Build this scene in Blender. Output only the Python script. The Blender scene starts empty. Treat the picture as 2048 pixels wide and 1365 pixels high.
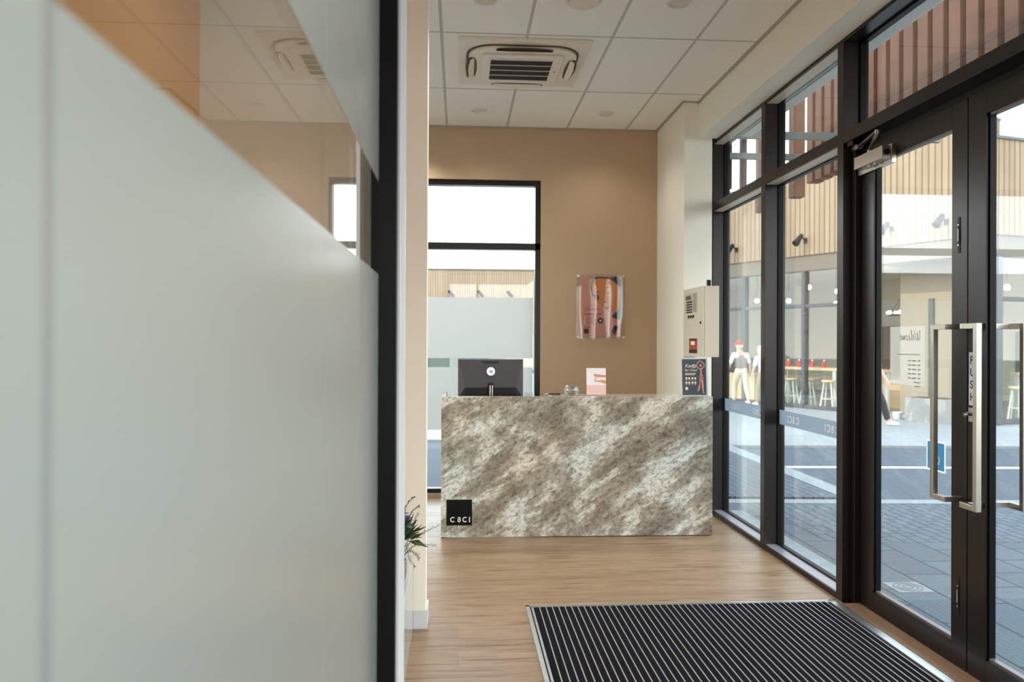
import bpy, bmesh, math, random
from mathutils import Vector, Matrix
random.seed(7)
S = bpy.context.scene
COL = S.collection
# ------------------------------------------------------------------ camera
F, YAW, PIT, ROL, EYE = 1565.4, .0671, .0023, .0040, 1.5438
def cray(a, u):
    c, s = math.cos(ROL), math.sin(ROL); xc = a*c-u*s; uu = a*s+u*c; d = 1.0 if (a == 0 and u == 0) else 0.0
    return xc, uu, d
def wdir(a, u, d):
    c, s = math.cos(ROL), math.sin(ROL); xc = a*c-u*s; uu = a*s+u*c
    c, s = math.cos(PIT), math.sin(PIT); yc = d*c-uu*s; z = d*s+uu*c
    c, s = math.cos(YAW), math.sin(YAW)
    return Vector((xc*c+yc*s, -xc*s+yc*c, z))
cam = bpy.data.cameras.new('camera'); camo = bpy.data.objects.new('camera', cam); COL.objects.link(camo)
R_, U_, F_ = wdir(1, 0, 0), wdir(0, 1, 0), wdir(0, 0, 1)
camo.matrix_world = Matrix(((R_.x, U_.x, -F_.x, 0), (R_.y, U_.y, -F_.y, 0), (R_.z, U_.z, -F_.z, EYE), (0, 0, 0, 1)))
cam.sensor_width = 36; cam.lens = F/2048*36; cam.clip_start = .02; cam.clip_end = 400
cam.dof.use_dof = True; cam.dof.focus_distance = 4.6; cam.dof.aperture_fstop = 2.7
S.camera = camo
# ------------------------------------------------------------------ view and sky
S.view_settings.view_transform = 'Standard'; S.view_settings.look = 'None'
S.view_settings.gamma = 1; S.view_settings.use_curve_mapping = False
S.view_settings.exposure = 1.53
S.cycles.max_bounces = 14; S.cycles.diffuse_bounces = 7; S.cycles.transparent_max_bounces = 24
S.cycles.sample_clamp_indirect = 8
W = bpy.data.worlds.new('sky'); S.world = W; W.use_nodes = True
wn = W.node_tree; wn.nodes.clear()
def wnode(t): return wn.nodes.new(t)
wo = wnode('ShaderNodeOutputWorld'); wb = wnode('ShaderNodeBackground'); tc = wnode('ShaderNodeTexCoord')
sx = wnode('ShaderNodeSeparateXYZ'); rp = wnode('ShaderNodeValToRGB'); nz = wnode('ShaderNodeTexNoise')
wn.links.new(tc.outputs['Generated'], sx.inputs[0]); wn.links.new(sx.outputs['Z'], rp.inputs[0])
rp.color_ramp.elements[0].position = 0.0; rp.color_ramp.elements[0].color = (.97, .96, .95, 1)
rp.color_ramp.elements[1].position = .75; rp.color_ramp.elements[1].color = (.50, .66, .86, 1)
e = rp.color_ramp.elements.new(.25); e.color = (.82, .90, .97, 1)
SKY = 2.1
wb.inputs['Strength'].default_value = SKY
wn.links.new(rp.outputs[0], wb.inputs['Color']); wn.links.new(wb.outputs[0], wo.inputs[0]); wn.nodes.remove(nz)
sun = bpy.data.lights.new('sun', 'SUN'); suno = bpy.data.objects.new('sun', sun); COL.objects.link(suno)
sd = Vector((.80, .42, -.58)).normalized()
suno.rotation_euler = sd.to_track_quat('-Z', 'Y').to_euler(); suno.location = (-20, -10, 20)
sun.energy = .85; sun.angle = math.radians(.6); sun.color = (1, .93, .82)
# ------------------------------------------------------------------ materials
def srgb(r, g, b):
    f = lambda v: (v/255/12.92) if v/255 <= .04045 else ((v/255+.055)/1.055)**2.4
    return (f(r), f(g), f(b), 1)
MATS = {}
def mat(name, col=(200, 200, 200), rough=.5, metal=0, spec=.5, bump=None, noise=None, coat=0, emit=None, coords='Object'):
    """bump=(scale,strength) noise=(scale,colour2,lo,hi)"""
    m = bpy.data.materials.new(name); m.use_nodes = True; n = m.node_tree; b = n.nodes['Principled BSDF']
    b.inputs['Base Color'].default_value = srgb(*col); b.inputs['Roughness'].default_value = rough
    b.inputs['Metallic'].default_value = metal; b.inputs['Specular IOR Level'].default_value = spec
    b.inputs['Coat Weight'].default_value = coat
    t = n.nodes.new('ShaderNodeTexCoord')
    if noise:
        x = n.nodes.new('ShaderNodeTexNoise'); x.inputs['Scale'].default_value = noise[0]; x.inputs['Detail'].default_value = 5
        n.links.new(t.outputs[coords], x.inputs['Vector'])
        r = n.nodes.new('ShaderNodeValToRGB'); n.links.new(x.outputs['Fac'], r.inputs[0])
        r.color_ramp.elements[0].position = noise[2]; r.color_ramp.elements[1].position = noise[3]
        r.color_ramp.elements[0].color = srgb(*col); r.color_ramp.elements[1].color = srgb(*noise[1])
        n.links.new(r.outputs[0], b.inputs['Base Color'])
    if bump:
        x = n.nodes.new('ShaderNodeTexNoise'); x.inputs['Scale'].default_value = bump[0]; x.inputs['Detail'].default_value = 4
        n.links.new(t.outputs[coords], x.inputs['Vector'])
        bp = n.nodes.new('ShaderNodeBump'); bp.inputs['Strength'].default_value = bump[1]; bp.inputs['Distance'].default_value = .01
        n.links.new(x.outputs['Fac'], bp.inputs['Height']); n.links.new(bp.outputs[0], b.inputs['Normal'])
    if emit:
        b.inputs['Emission Color'].default_value = srgb(*emit[0]); b.inputs['Emission Strength'].default_value = emit[1]
    MATS[name] = m
    return m
class NT:
    """tiny node helper"""
    def __init__(s, name):
        s.m = bpy.data.materials.new(name); s.m.use_nodes = True; s.t = s.m.node_tree; s.b = s.t.nodes['Principled BSDF']; MATS[name] = s.m
    def n(s, t, **k):
        x = s.t.nodes.new(t)
        for a, v in k.items():
            if a.startswith('i_'): x.inputs[int(a[2:]) if a[2:].isdigit() else a[2:].replace('_', ' ')].default_value = v
            else: setattr(x, a, v)
        return x
    def l(s, a, b): s.t.links.new(a, b)
    def math(s, op, a, b=None, clamp=False):
        x = s.t.nodes.new('ShaderNodeMath'); x.operation = op; x.use_clamp = clamp
        for i, v in enumerate((a, b)):
            if v is None: continue
            if isinstance(v, (int, float)): x.inputs[i].default_value = v
            else: s.l(v, x.inputs[i])
        return x.outputs[0]
    def mix(s, f, a, b):
        x = s.t.nodes.new('ShaderNodeMix'); x.data_type = 'RGBA'
        if isinstance(f, (int, float)): x.inputs[0].default_value = f
        else: s.l(f, x.inputs[0])
        for i, v in ((6, a), (7, b)):
            if isinstance(v, tuple): x.inputs[i].default_value = v
            else: s.l(v, x.inputs[i])
        return x.outputs[2]
    def ramp(s, f, *stops):
        x = s.t.nodes.new('ShaderNodeValToRGB'); s.l(f, x.inputs[0]); e = x.color_ramp.elements
        for i, (p, c) in enumerate(stops):
            q = e[i] if i < 2 else e.new(p)
            q.position = p; q.color = c
        return x.outputs[0]
def glass_mat(name, tint=(.96, .98, .97), rough=0.0, extra=1.0):
    k = NT(name); k.t.nodes.remove(k.b); o = k.t.nodes['Material Output']
    tr = k.n('ShaderNodeBsdfTransparent'); tr.inputs[0].default_value = (*tint, 1)
    gl = k.n('ShaderNodeBsdfGlossy'); gl.inputs['Roughness'].default_value = rough; gl.inputs[0].default_value = (1, 1, 1, 1)
    lw = k.n('ShaderNodeLayerWeight'); lw.inputs[0].default_value = .5
    f = k.math('POWER', lw.outputs['Facing'], 5.0); f = k.math('MULTIPLY', f, .96*extra); f = k.math('ADD', f, .04*extra, True)
    mx = k.n('ShaderNodeMixShader'); k.l(f, mx.inputs[0]); k.l(tr.outputs[0], mx.inputs[1]); k.l(gl.outputs[0], mx.inputs[2]); k.l(mx.outputs[0], o.inputs[0])
    return k.m
GLASS = glass_mat('clear_glass')
def film_mat(name, col, translu, transp, gloss=.35, fres=.35):
    k = NT(name); k.t.nodes.remove(k.b); o = k.t.nodes['Material Output']
    d = k.n('ShaderNodeBsdfDiffuse'); d.inputs[0].default_value = col
    t = k.n('ShaderNodeBsdfTranslucent'); t.inputs[0].default_value = col
    p = k.n('ShaderNodeBsdfTransparent'); p.inputs[0].default_value = (1, 1, 1, 1)
    g = k.n('ShaderNodeBsdfGlossy'); g.inputs['Roughness'].default_value = gloss
    m1 = k.n('ShaderNodeMixShader'); m1.inputs[0].default_value = translu; k.l(d.outputs[0], m1.inputs[1]); k.l(t.outputs[0], m1.inputs[2])
    m2 = k.n('ShaderNodeMixShader'); m2.inputs[0].default_value = transp; k.l(m1.outputs[0], m2.inputs[1]); k.l(p.outputs[0], m2.inputs[2])
    lw = k.n('ShaderNodeLayerWeight'); lw.inputs[0].default_value = .5
    f = k.math('POWER', lw.outputs['Facing'], 3.0); f = k.math('MULTIPLY', f, fres); f = k.math('ADD', f, .03, True)
    m3 = k.n('ShaderNodeMixShader'); k.l(f, m3.inputs[0]); k.l(m2.outputs[0], m3.inputs[1]); k.l(g.outputs[0], m3.inputs[2]); k.l(m3.outputs[0], o.inputs[0])
    return k.m
FROST = film_mat('frosted_film', srgb(190, 196, 189), .35, .0, .27, .95)
WFILM = film_mat('window_film', srgb(222, 221, 216), .60, .10, .4)
BANDF = film_mat('grey_film', srgb(168, 178, 186), .8, .12, .3)
WELF = film_mat('thin_white_film', srgb(214, 206, 192), .8, .70, .3)
WALLC = mat('cream_paint', (240, 234, 219), .75, bump=(220, .06))
WALLT = mat('tan_paint', (186, 157, 127), .75, bump=(220, .06))
ORANGE = mat('ochre_paint', (222, 158, 92), .7, bump=(200, .06))
BRONZE = mat('bronze_aluminium', (34, 26, 24), .28, .2, spec=.4, bump=(900, .02))
BLACKM = mat('black_aluminium', (9, 9, 10), .4, 0, spec=.15)
WHITE = mat('white_gloss', (178, 175, 168), .18, coat=.5)
WTRIM = mat('white_trim', (208, 210, 210), .4)
STEEL = mat('brushed_steel', (190, 182, 170), .28, 1.0, bump=(500, .03))
ALU = mat('satin_aluminium', (205, 205, 202), .35, .9)
DARK = mat('dark_void', (14, 13, 12), .8)
BLACKP = mat('black_plastic', (18, 17, 19), .45, spec=.3)
INK = mat('black_ink', (24, 23, 26), .6)
WINK = mat('white_ink', (238, 238, 236), .6)
CONC = mat('pale_concrete', (124, 127, 126), .85, noise=(9, (138, 141, 139), .3, .7))
ASPH = mat('asphalt', (64, 70, 76), .85, noise=(60, (76, 82, 88), .3, .7), bump=(300, .2))
PAINTW = mat('road_paint', (225, 225, 220), .8)
# ceiling tiles
k = NT('ceiling_tile'); tcn = k.n('ShaderNodeTexCoord'); sp = k.n('ShaderNodeSeparateXYZ'); k.l(tcn.outputs['Object'], sp.inputs[0])
def gridline(c, off, step, w):
    a = k.math('SUBTRACT', c, off-w/2); a = k.math('DIVIDE', a, step); a = k.math('FRACT', a); return k.math('LESS_THAN', a, w/step)
gx = gridline(sp.outputs['X'], -.133, .6, .022); gy = gridline(sp.outputs['Y'], 5.448, 1.2, .022)
gr = k.math('MAXIMUM', gx, gy)
nn = k.n('ShaderNodeTexNoise'); nn.inputs['Scale'].default_value = 160; k.l(tcn.outputs['Object'], nn.inputs['Vector'])
base = k.ramp(nn.outputs['Fac'], (.3, srgb(236, 232, 222)), (.7, srgb(244, 241, 231)))
k.l(k.mix(gr, base, srgb(194, 188, 176)), k.b.inputs['Base Color']); k.b.inputs['Roughness'].default_value = .9
bmpn = k.n('ShaderNodeBump'); bmpn.inputs['Strength'].default_value = .5; bmpn.inputs['Distance'].default_value = .006; k.l(k.math('MULTIPLY', gr, -1.0), bmpn.inputs['Height']); k.l(bmpn.outputs[0], k.b.inputs['Normal'])
# wood floor: planks run across the room (X)
k = NT('oak_plank_floor'); tcn = k.n('ShaderNodeTexCoord')
br = k.n('ShaderNodeTexBrick'); br.offset = .37; br.offset_frequency = 2
for a, v in (('Scale', 1.0), ('Mortar Size', .0012), ('Mortar Smooth', .3), ('Brick Width', 1.22), ('Row Height', .178)): br.inputs[a].default_value = v
br.inputs['Color1'].default_value = srgb(156, 130, 102); br.inputs['Color2'].default_value = srgb(170, 144, 116); br.inputs['Mortar'].default_value = srgb(150, 120, 92)
k.l(tcn.outputs['Object'], br.inputs['Vector'])
mp = k.n('ShaderNodeMapping'); mp.inputs['Scale'].default_value = (1.3, 17, 1); k.l(tcn.outputs['Object'], mp.inputs[0])
n1 = k.n('ShaderNodeTexNoise'); n1.inputs['Scale'].default_value = 1.6; n1.inputs['Detail'].default_value = 9; n1.inputs['Roughness'].default_value = .62; n1.inputs['Distortion'].default_value = .6; k.l(mp.outputs[0], n1.inputs['Vector'])
g1 = k.ramp(n1.outputs['Fac'], (.28, srgb(92, 64, 44)), (.40, srgb(214, 196, 176)), (.52, srgb(255, 255, 255)))
mp2 = k.n('ShaderNodeMapping'); mp2.inputs['Scale'].default_value = (3, 70, 1); k.l(tcn.outputs['Object'], mp2.inputs[0])
n2 = k.n('ShaderNodeTexNoise'); n2.inputs['Scale'].default_value = 2.0; n2.inputs['Detail'].default_value = 6; k.l(mp2.outputs[0], n2.inputs['Vector'])
g2 = k.ramp(n2.outputs['Fac'], (.3, srgb(205, 190, 172)), (.65, srgb(255, 255, 255)))
mm = k.n('ShaderNodeMix', data_type='RGBA', blend_type='MULTIPLY'); mm.inputs[0].default_value = .75; k.l(br.outputs['Color'], mm.inputs[6]); k.l(g1, mm.inputs[7])
m2 = k.n('ShaderNodeMix', data_type='RGBA', blend_type='MULTIPLY'); m2.inputs[0].default_value = .8; k.l(mm.outputs[2], m2.inputs[6]); k.l(g2, m2.inputs[7])
k.l(m2.outputs[2], k.b.inputs['Base Color']); k.b.inputs['Roughness'].default_value = .36; k.b.inputs['Specular IOR Level'].default_value = .5
# stone laminate
k = NT('streaked_stone'); tcn = k.n('ShaderNodeTexCoord'); mp = k.n('ShaderNodeMapping'); mp.inputs['Rotation'].default_value = (0, math.radians(32), 0); k.l(tcn.outputs['Object'], mp.inputs[0])
def ns(sc, scale, det, rough, dist=0):
    q = k.n('ShaderNodeMapping'); q.inputs['Scale'].default_value = sc; k.l(mp.outputs[0], q.inputs[0])
    a = k.n('ShaderNodeTexNoise'); a.inputs['Scale'].default_value = scale; a.inputs['Detail'].default_value = det; a.inputs['Roughness'].default_value = rough; a.inputs['Distortion'].default_value = dist; k.l(q.outputs[0], a.inputs['Vector']); return a.outputs['Fac']
big = ns((1.2, 1, 2.9), 1.7, 12, .66, .15)
c1 = k.ramp(big, (.39, srgb(144, 134, 122)), (.60, srgb(244, 245, 242)), (.46, srgb(172, 163, 150)), (.52, srgb(194, 188, 177)), (.545, srgb(230, 229, 222)))
tone = k.ramp(ns((1, 1, 1.6), 1.3, 3, .5), (.35, srgb(240, 230, 216)), (.65, srgb(234, 240, 240)))
grain = k.ramp(ns((1, 1, 1.5), 24, 5, .72, .2), (.36, srgb(120, 110, 100)), (.47, srgb(226, 222, 216)), (.56, srgb(255, 255, 255)))
vein = k.ramp(ns((5, 5, 14), 1.3, 9, .75, .3), (.38, srgb(140, 124, 110)), (.47, srgb(255, 255, 255)))
fleck = k.ramp(ns((1, 1, 1.7), 62, 2, .5), (.27, srgb(40, 36, 36)), (.32, srgb(255, 255, 255)))
def mul(a, b, f):
    x = k.n('ShaderNodeMix', data_type='RGBA', blend_type='MULTIPLY'); x.inputs[0].default_value = f; k.l(a, x.inputs[6]); k.l(b, x.inputs[7]); return x.outputs[2]
k.l(mul(mul(mul(mul(c1, tone, 1.0), grain, .75), vein, .55), fleck, .85), k.b.inputs['Base Color']); k.b.inputs['Roughness'].default_value = .45
STONE = k.m
# pavers (0.6 long in Y, 0.3 wide in X)
def paver(name, w, h, c1, c2, cm):
    k = NT(name); tcn = k.n('ShaderNodeTexCoord'); mp = k.n('ShaderNodeMapping'); mp.inputs['Rotation'].default_value = (0, 0, math.radians(90)); k.l(tcn.outputs['Object'], mp.inputs[0])
    br = k.n('ShaderNodeTexBrick'); br.offset = .5
    for a, v in (('Scale', 1.0), ('Mortar Size', .007), ('Mortar Smooth', .2), ('Brick Width', w), ('Row Height', h)): br.inputs[a].default_value = v
    br.inputs['Color1'].default_value = srgb(*c1); br.inputs['Color2'].default_value = srgb(*c2); br.inputs['Mortar'].default_value = srgb(*cm); k.l(mp.outputs[0], br.inputs['Vector'])
    n = k.n('ShaderNodeTexNoise'); n.inputs['Scale'].default_value = 120; k.l(tcn.outputs['Object'], n.inputs['Vector'])
    r = k.ramp(n.outputs['Fac'], (.3, srgb(215, 215, 215)), (.7, srgb(255, 255, 255)))
    x = k.n('ShaderNodeMix', data_type='RGBA', blend_type='MULTIPLY'); x.inputs[0].default_value = 1; k.l(br.outputs['Color'], x.inputs[6]); k.l(r, x.inputs[7])
    k.l(x.outputs[2], k.b.inputs['Base Color']); k.b.inputs['Roughness'].default_value = .8
    return k.m
PAVE = paver('grey_paving', .6, .3, (80, 88, 94), (90, 99, 105), (18, 21, 26))
# vertical batten cladding
k = NT('tan_cladding'); tcn = k.n('ShaderNodeTexCoord'); sp = k.n('ShaderNodeSeparateXYZ'); k.l(tcn.outputs['Object'], sp.inputs[0])
fr = k.math('FRACT', k.math('DIVIDE', sp.outputs['X'], .14)); lt = k.math('LESS_THAN', fr, .25)
n = k.n('ShaderNodeTexNoise'); n.inputs['Scale'].default_value = 1.0; mp = k.n('ShaderNodeMapping'); mp.inputs['Scale'].default_value = (5, 1, .3); k.l(tcn.outputs['Object'], mp.inputs[0]); k.l(mp.outputs[0], n.inputs['Vector'])
rr = k.ramp(n.outputs['Fac'], (.3, srgb(136, 114, 88)), (.7, srgb(152, 130, 104)))
k.l(k.mix(lt, rr, srgb(108, 88, 64)), k.b.inputs['Base Color']); k.b.inputs['Roughness'].default_value = .8
TAN = k.m
RUST = mat('rust_timber', (92, 55, 34), .8, noise=(3, (108, 68, 44), .3, .7))
RUSTD = mat('dark_timber', (74, 44, 36), .7)
GRAP = mat('graphite_steel', (70, 72, 74), .5)
# ------------------------------------------------------------------ geometry helpers
def nb(): return bmesh.new()
def box(bm, x0, x1, y0, y1, z0, z1, M=None):
    vs = [bm.verts.new(Vector(p)) for p in ((x0, y0, z0), (x1, y0, z0), (x1, y1, z0), (x0, y1, z0), (x0, y0, z1), (x1, y0, z1), (x1, y1, z1), (x0, y1, z1))]
    if M:
        for v in vs: v.co = M @ v.co
    for f in ((3, 2, 1, 0), (4, 5, 6, 7), (0, 1, 5, 4), (1, 2, 6, 5), (2, 3, 7, 6), (3, 0, 4, 7)): bm.faces.new([vs[i] for i in f])
    return vs
def prism(bm, pts, d, M=None):
    """polygon pts (x,y) extruded in z by d, then M"""
    lo = [bm.verts.new(Vector((x, y, 0))) for x, y in pts]; hi = [bm.verts.new(Vector((x, y, d))) for x, y in pts]
    if M:
        for v in lo+hi: v.co = M @ v.co
    bm.faces.new(lo[::-1]); bm.faces.new(hi); n = len(pts)
    for i in range(n): bm.faces.new((lo[i], lo[(i+1) % n], hi[(i+1) % n], hi[i]))
def tube(bm, pts, r, n=8, cap=True):
    """tube through points; r number or list"""
    pts = [Vector(p) for p in pts]; rs = r if isinstance(r, (list, tuple)) else [r]*len(pts)
    rings = []; up = None
    for i, p in enumerate(pts):
        t = (pts[min(i+1, len(pts)-1)]-pts[max(i-1, 0)]).normalized()
        if up is None:
            up = t.cross(Vector((0, 0, 1)))
            if up.length < 1e-3: up = t.cross(Vector((1, 0, 0)))
        up = (up-t*up.dot(t)).normalized(); w = t.cross(up)
        rings.append([bm.verts.new(p+(up*math.cos(2*math.pi*j/n)+w*math.sin(2*math.pi*j/n))*rs[i]) for j in range(n)])
    for a, b in zip(rings, rings[1:]):
        for j in range(n): bm.faces.new((a[j], a[(j+1) % n], b[(j+1) % n], b[j]))
    if cap: bm.faces.new(rings[0][::-1]); bm.faces.new(rings[-1])
def lathe(bm, prof, c=(0, 0, 0), n=32, M=None, close=False):
    c = Vector(c); rings = []
    for r, z in prof:
        rings.append([bm.verts.new(c+Vector((r*math.cos(2*math.pi*j/n), r*math.sin(2*math.pi*j/n), z))) for j in range(n)])
    if M:
        for ring in rings:
            for v in ring: v.co = M @ v.co
    pr = list(zip(rings, rings[1:]))
    if close: pr.append((rings[-1], rings[0]))
    for a, b in pr:
        for j in range(n): bm.faces.new((a[j], a[(j+1) % n], b[(j+1) % n], b[j]))
    if not close:
        bm.faces.new(rings[0][::-1]); bm.faces.new(rings[-1])
def obj(name, bm, m, parent=None, smooth=False, bevel=0, loc=None):
    bmesh.ops.recalc_face_normals(bm, faces=bm.faces)
    me = bpy.data.meshes.new(name); bm.to_mesh(me); bm.free()
    return mobj(name, me, m, parent, smooth, bevel, loc)
def mobj(name, me, m, parent=None, smooth=False, bevel=0, loc=None):
    o = bpy.data.objects.new(name, me); COL.objects.link(o); me.materials.clear(); me.materials.append(m)
    if smooth:
        for p in me.polygons: p.use_smooth = True
        if smooth == 'auto':
            md = o.modifiers.new('wn', 'EDGE_SPLIT'); md.split_angle = math.radians(40)
    if bevel:
        md = o.modifiers.new('bevel', 'BEVEL'); md.width = bevel; md.segments = 2; md.limit_method = 'ANGLE'
    if loc: o.location = loc
    if parent: o.parent = parent
    return o
def tag(o, label=None, cat=None, group=None, kind=None):
    if label: o['label'] = label
    if cat: o['category'] = cat
    if group: o['group'] = group
    if kind: o['kind'] = kind
    return o
def thing(name, label, cat, loc=(0, 0, 0), rz=0, group=None, kind=None):
    o = bpy.data.objects.new(name, None); COL.objects.link(o); o.location = loc; o.rotation_euler = (0, 0, rz); o.empty_display_size = .05
    return tag(o, label, cat, group, kind)
def struct(name, label, bm=None, m=None, loc=(0, 0, 0), **kw):
    o = obj(name, bm, m, **kw) if bm else thing(name, None, None, loc)
    return tag(o, label, None, None, 'structure')
def bx(name, m, parent, *b, bevel=0, M=None, smooth=False):
    bm = nb(); box(bm, *b, M=M); return obj(name, bm, m, parent, smooth, bevel)
def textmesh(s, size, shear=0, extrude=0, align='LEFT', spacing=1.0, bold=0):
    cu = bpy.data.curves.new('lettering', 'FONT'); cu.body = s; cu.size = size; cu.shear = shear; cu.extrude = extrude; cu.align_x = align; cu.space_character = spacing; cu.offset = bold
    o = bpy.data.objects.new('lettering', cu); me = bpy.data.meshes.new_from_object(o); bpy.data.objects.remove(o); return me
def lettering(s, size, m, parent, M, name='lettering', **k):
    me = textmesh(s, size, **k); me.transform(M); return mobj(name, me, m, parent)
# placement frames: XZ plane facing -Y  (x right, y up, z toward camera)
def face_y(x, y, z, sx=1): return Matrix.Translation((x, y, z)) @ Matrix(((sx, 0, 0, 0), (0, 0, -1, 0), (0, 1, 0, 0), (0, 0, 0, 1)))
# plane X=const seen from inside (-X side): screen right = -Y ; z toward -X
def face_x(x, y, z, mirror=False): return Matrix.Translation((x, y, z)) @ Matrix(((0, 0, -1, 0), (1 if mirror else -1, 0, 0, 0), (0, 1, 0, 0), (0, 0, 0, 1)))
def stroke(bm, pts, w, d, M):
    """flat ribbon along 2-D points, width w, thickness d"""
    n = len(pts); L = []; R = []
    for i, p in enumerate(pts):
        a = Vector(pts[max(i-1, 0)]); b = Vector(pts[min(i+1, n-1)]); t = (b-a).normalized(); q = Vector((-t.y, t.x))*w/2; p = Vector(p)
        L.append(p+q); R.append(p-q)
    def V(p, z): return bm.verts.new(M @ Vector((p.x, p.y, z)))
    l0 = [V(p, 0) for p in L]; r0 = [V(p, 0) for p in R]; l1 = [V(p, d) for p in L]; r1 = [V(p, d) for p in R]
    for i in range(n-1):
        bm.faces.new((l1[i], l1[i+1], r1[i+1], r1[i])); bm.faces.new((l0[i], r0[i], r0[i+1], l0[i+1]))
        bm.faces.new((l0[i], l0[i+1], l1[i+1], l1[i])); bm.faces.new((r0[i], r1[i], r1[i+1], r0[i+1]))
    bm.faces.new((l0[0], l1[0], r1[0], r0[0])); bm.faces.new((l0[-1], r0[-1], r1[-1], l1[-1]))
def arc(cx, cy, r, a0, a1, n=14): return [(cx+r*math.cos(math.radians(a0+(a1-a0)*i/n)), cy+r*math.sin(math.radians(a0+(a1-a0)*i/n))) for i in range(n+1)]
def caci(bm, h, M, w=.17):
    """the stylised word: c, closed double-bowl a, c, i ; letter height h, starts at 0,0"""
    r = h/2*(1-w); t = h*w; d = .0012
    x = h/2
    stroke(bm, arc(x, h/2, r, 48, 312), t, d, M); x += h*1.18
    stroke(bm, arc(x, h*.29, h*.22, 0, 360, 18), t*.9, d, M); stroke(bm, arc(x, h*.70, h*.20, -60, 200, 14), t*.9, d, M); x += h*1.12
    stroke(bm, arc(x, h/2, r, 48, 312), t, d, M); x += h*.82
    stroke(bm, [(x, 0), (x, h)], t, d, M)
# ------------------------------------------------------------------ room shell
H = 3.70
XG = 2.405           # glass plane of the shop front
XI = 2.289           # inner face of the frames
XD = 2.374           # inner face of the door leaves
bm = nb(); box(bm, -1.6, 2.289, -4, 7.8, -.05, 0)
struct('floor', 'oak-look plank floor with boards running across the room', bm, MATS['oak_plank_floor'])
bm = nb(); box(bm, -1.6, 2.289, -4, 7.8, H, H+.05)
struct('ceiling', 'suspended ceiling of pale rectangular tiles in a grid', bm, MATS['ceiling_tile'])
# back wall with window opening X -1.25..0.809, z .03..3.175
bm = nb()
box(bm, .809, 2.445, 7.8, 8.0, 0, H); box(bm, -1.6, .809, 7.8, 8.0, 3.173, H); box(bm, -1.6, -1.25, 7.8, 8.0, 0, 3.173); box(bm, -1.25, .809, 7.8, 8.0, -.05, .035)
struct('wall_back', 'tan painted end wall behind the reception desk', bm, WALLT)
bm = nb(); box(bm, 1.992, 2.245, 6.85, 7.8, 0, H); box(bm, 2.245, 2.445, 7.03, 7.8, 0, H)
struct('wall_right', 'cream wall return between end wall and shop front', bm, WALLC)
bm = nb(); box(bm, 2.127, 2.60, -4, 6.85, 3.40, H); box(bm, 2.127, 2.289, -4, 6.85, 3.377, 3.40)
struct('trim_1', 'cream bulkhead running above the shop front glazing', bm, WALLC)
AN = mat('ceiling_angle', (172, 164, 150), .6)
bm = nb(); box(bm, 2.103, 2.127, -4, 6.85, 3.690, 3.6995); box(bm, 1.968, 1.992, 6.826, 7.8, 3.690, 3.6995); box(bm, 1.992, 2.127, 6.826, 6.85, 3.690, 3.6995); box(bm, -1.45, 1.992, 7.776, 7.8, 3.690, 3.6995)
struct('trim_10', 'thin metal angle round the edge of the tiled ceiling', bm, AN)
# nib wall and ochre side wall
bm = nb(); box(bm, -1.6, -.177, 4.25, 4.42, 0, H)
struct('wall_nib', 'cream wall end beside the glass partition', bm, WALLC)
bm = nb(); box(bm, -.243, -.166, 4.238, 4.25, 0, .099); box(bm, -.177, -.166, 4.25, 4.42, 0, .099)
struct('baseboard_nib', 'white skirting round the foot of the cream wall end', bm, WTRIM, bevel=.002)
bm = nb(); box(bm, -1.6, -1.38, -4, 4.25, 0, H)
struct('wall_left', 'ochre wall seen through the clear stripe of the partition', bm, ORANGE)
bm = nb(); box(bm, -1.6, -1.45, 4.42, 4.8, 0, H); box(bm, -1.6, -1.45, 7.4, 7.8, 0, H); box(bm, -1.6, -1.45, 4.8, 7.4, 0, .3); box(bm, -1.6, -1.45, 4.8, 7.4, 3.3, H)
struct('wall_left_rear', 'cream side wall of the reception area', bm, WALLC)
w = struct('added_window_left', 'unseen window added in the left side wall to bring in daylight', loc=(-1.53, 6.1, .3))  # unseen window, added to let daylight reach the end wall from the left
bx('pane', GLASS, w, -.003, .003, -1.27, 1.27, .03, 2.97)
bm = nb()
for b in ((-1.3, 1.3, 0, .04), (-1.3, 1.3, 2.96, 3.0), (-1.3, -1.25, .04, 2.96), (1.25, 1.3, .04, 2.96)): box(bm, -.04, .04, b[0], b[1], b[2], b[3])
obj('frame', bm, BRONZE, w)
bm = nb(); box(bm, .809, 1.992, 7.788, 7.8, 0, .1)
struct('baseboard_back', 'white skirting along the tan end wall', bm, WTRIM, bevel=.002)
# ------------------------------------------------------------------ glass partition
P = struct('wall_partition', 'floor to ceiling glass partition with frosted film and one clear stripe', loc=(-.245, 1, 0))
def pb(name, m, x0, x1, y0, y1, z0, z1, bevel=0): return bx(name, m, P, x0+.245, x1+.245, y0-1, y1-1, z0, z1, bevel=bevel)
for y0, y1 in ((-.9, .470), (.476, 1.4115), (1.4135, 2.331)): pb('pane', GLASS, -.251, -.2405, y0, y1, .02, 3.69)
for y0, y1 in ((-.9, .466), (.480, 1.4118), (1.4135, 2.331)):
    tag(pb('frosted_film', FROST, -.2400, -.2392, y0, y1, .02, 1.745), 'frosted film below the clear stripe')
    tag(pb('frosted_film', FROST, -.2400, -.2392, y0, y1, 2.018, 3.69), 'frosted film above the clear stripe')
tag(pb('joint_seal', mat('clear_silicone', (96, 92, 84), .4), -.2505, -.2402, .4702, .4758, 1.745, 2.018), 'vertical silicone joint')
for z0_, z1_ in ((.02, 1.745), (2.018, 3.69)): tag(pb('joint_seal', film_mat('grey_silicone', srgb(166, 171, 165), .3, 0, .27, .95), -.2400, -.2396, .466, .480, z0_, z1_), 'grey frosted joint strip')
tag(pb('end_post', BLACKM, -.262, -.187, 2.331, 2.375, 0, 3.69, bevel=.0015), 'black aluminium end post')
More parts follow.
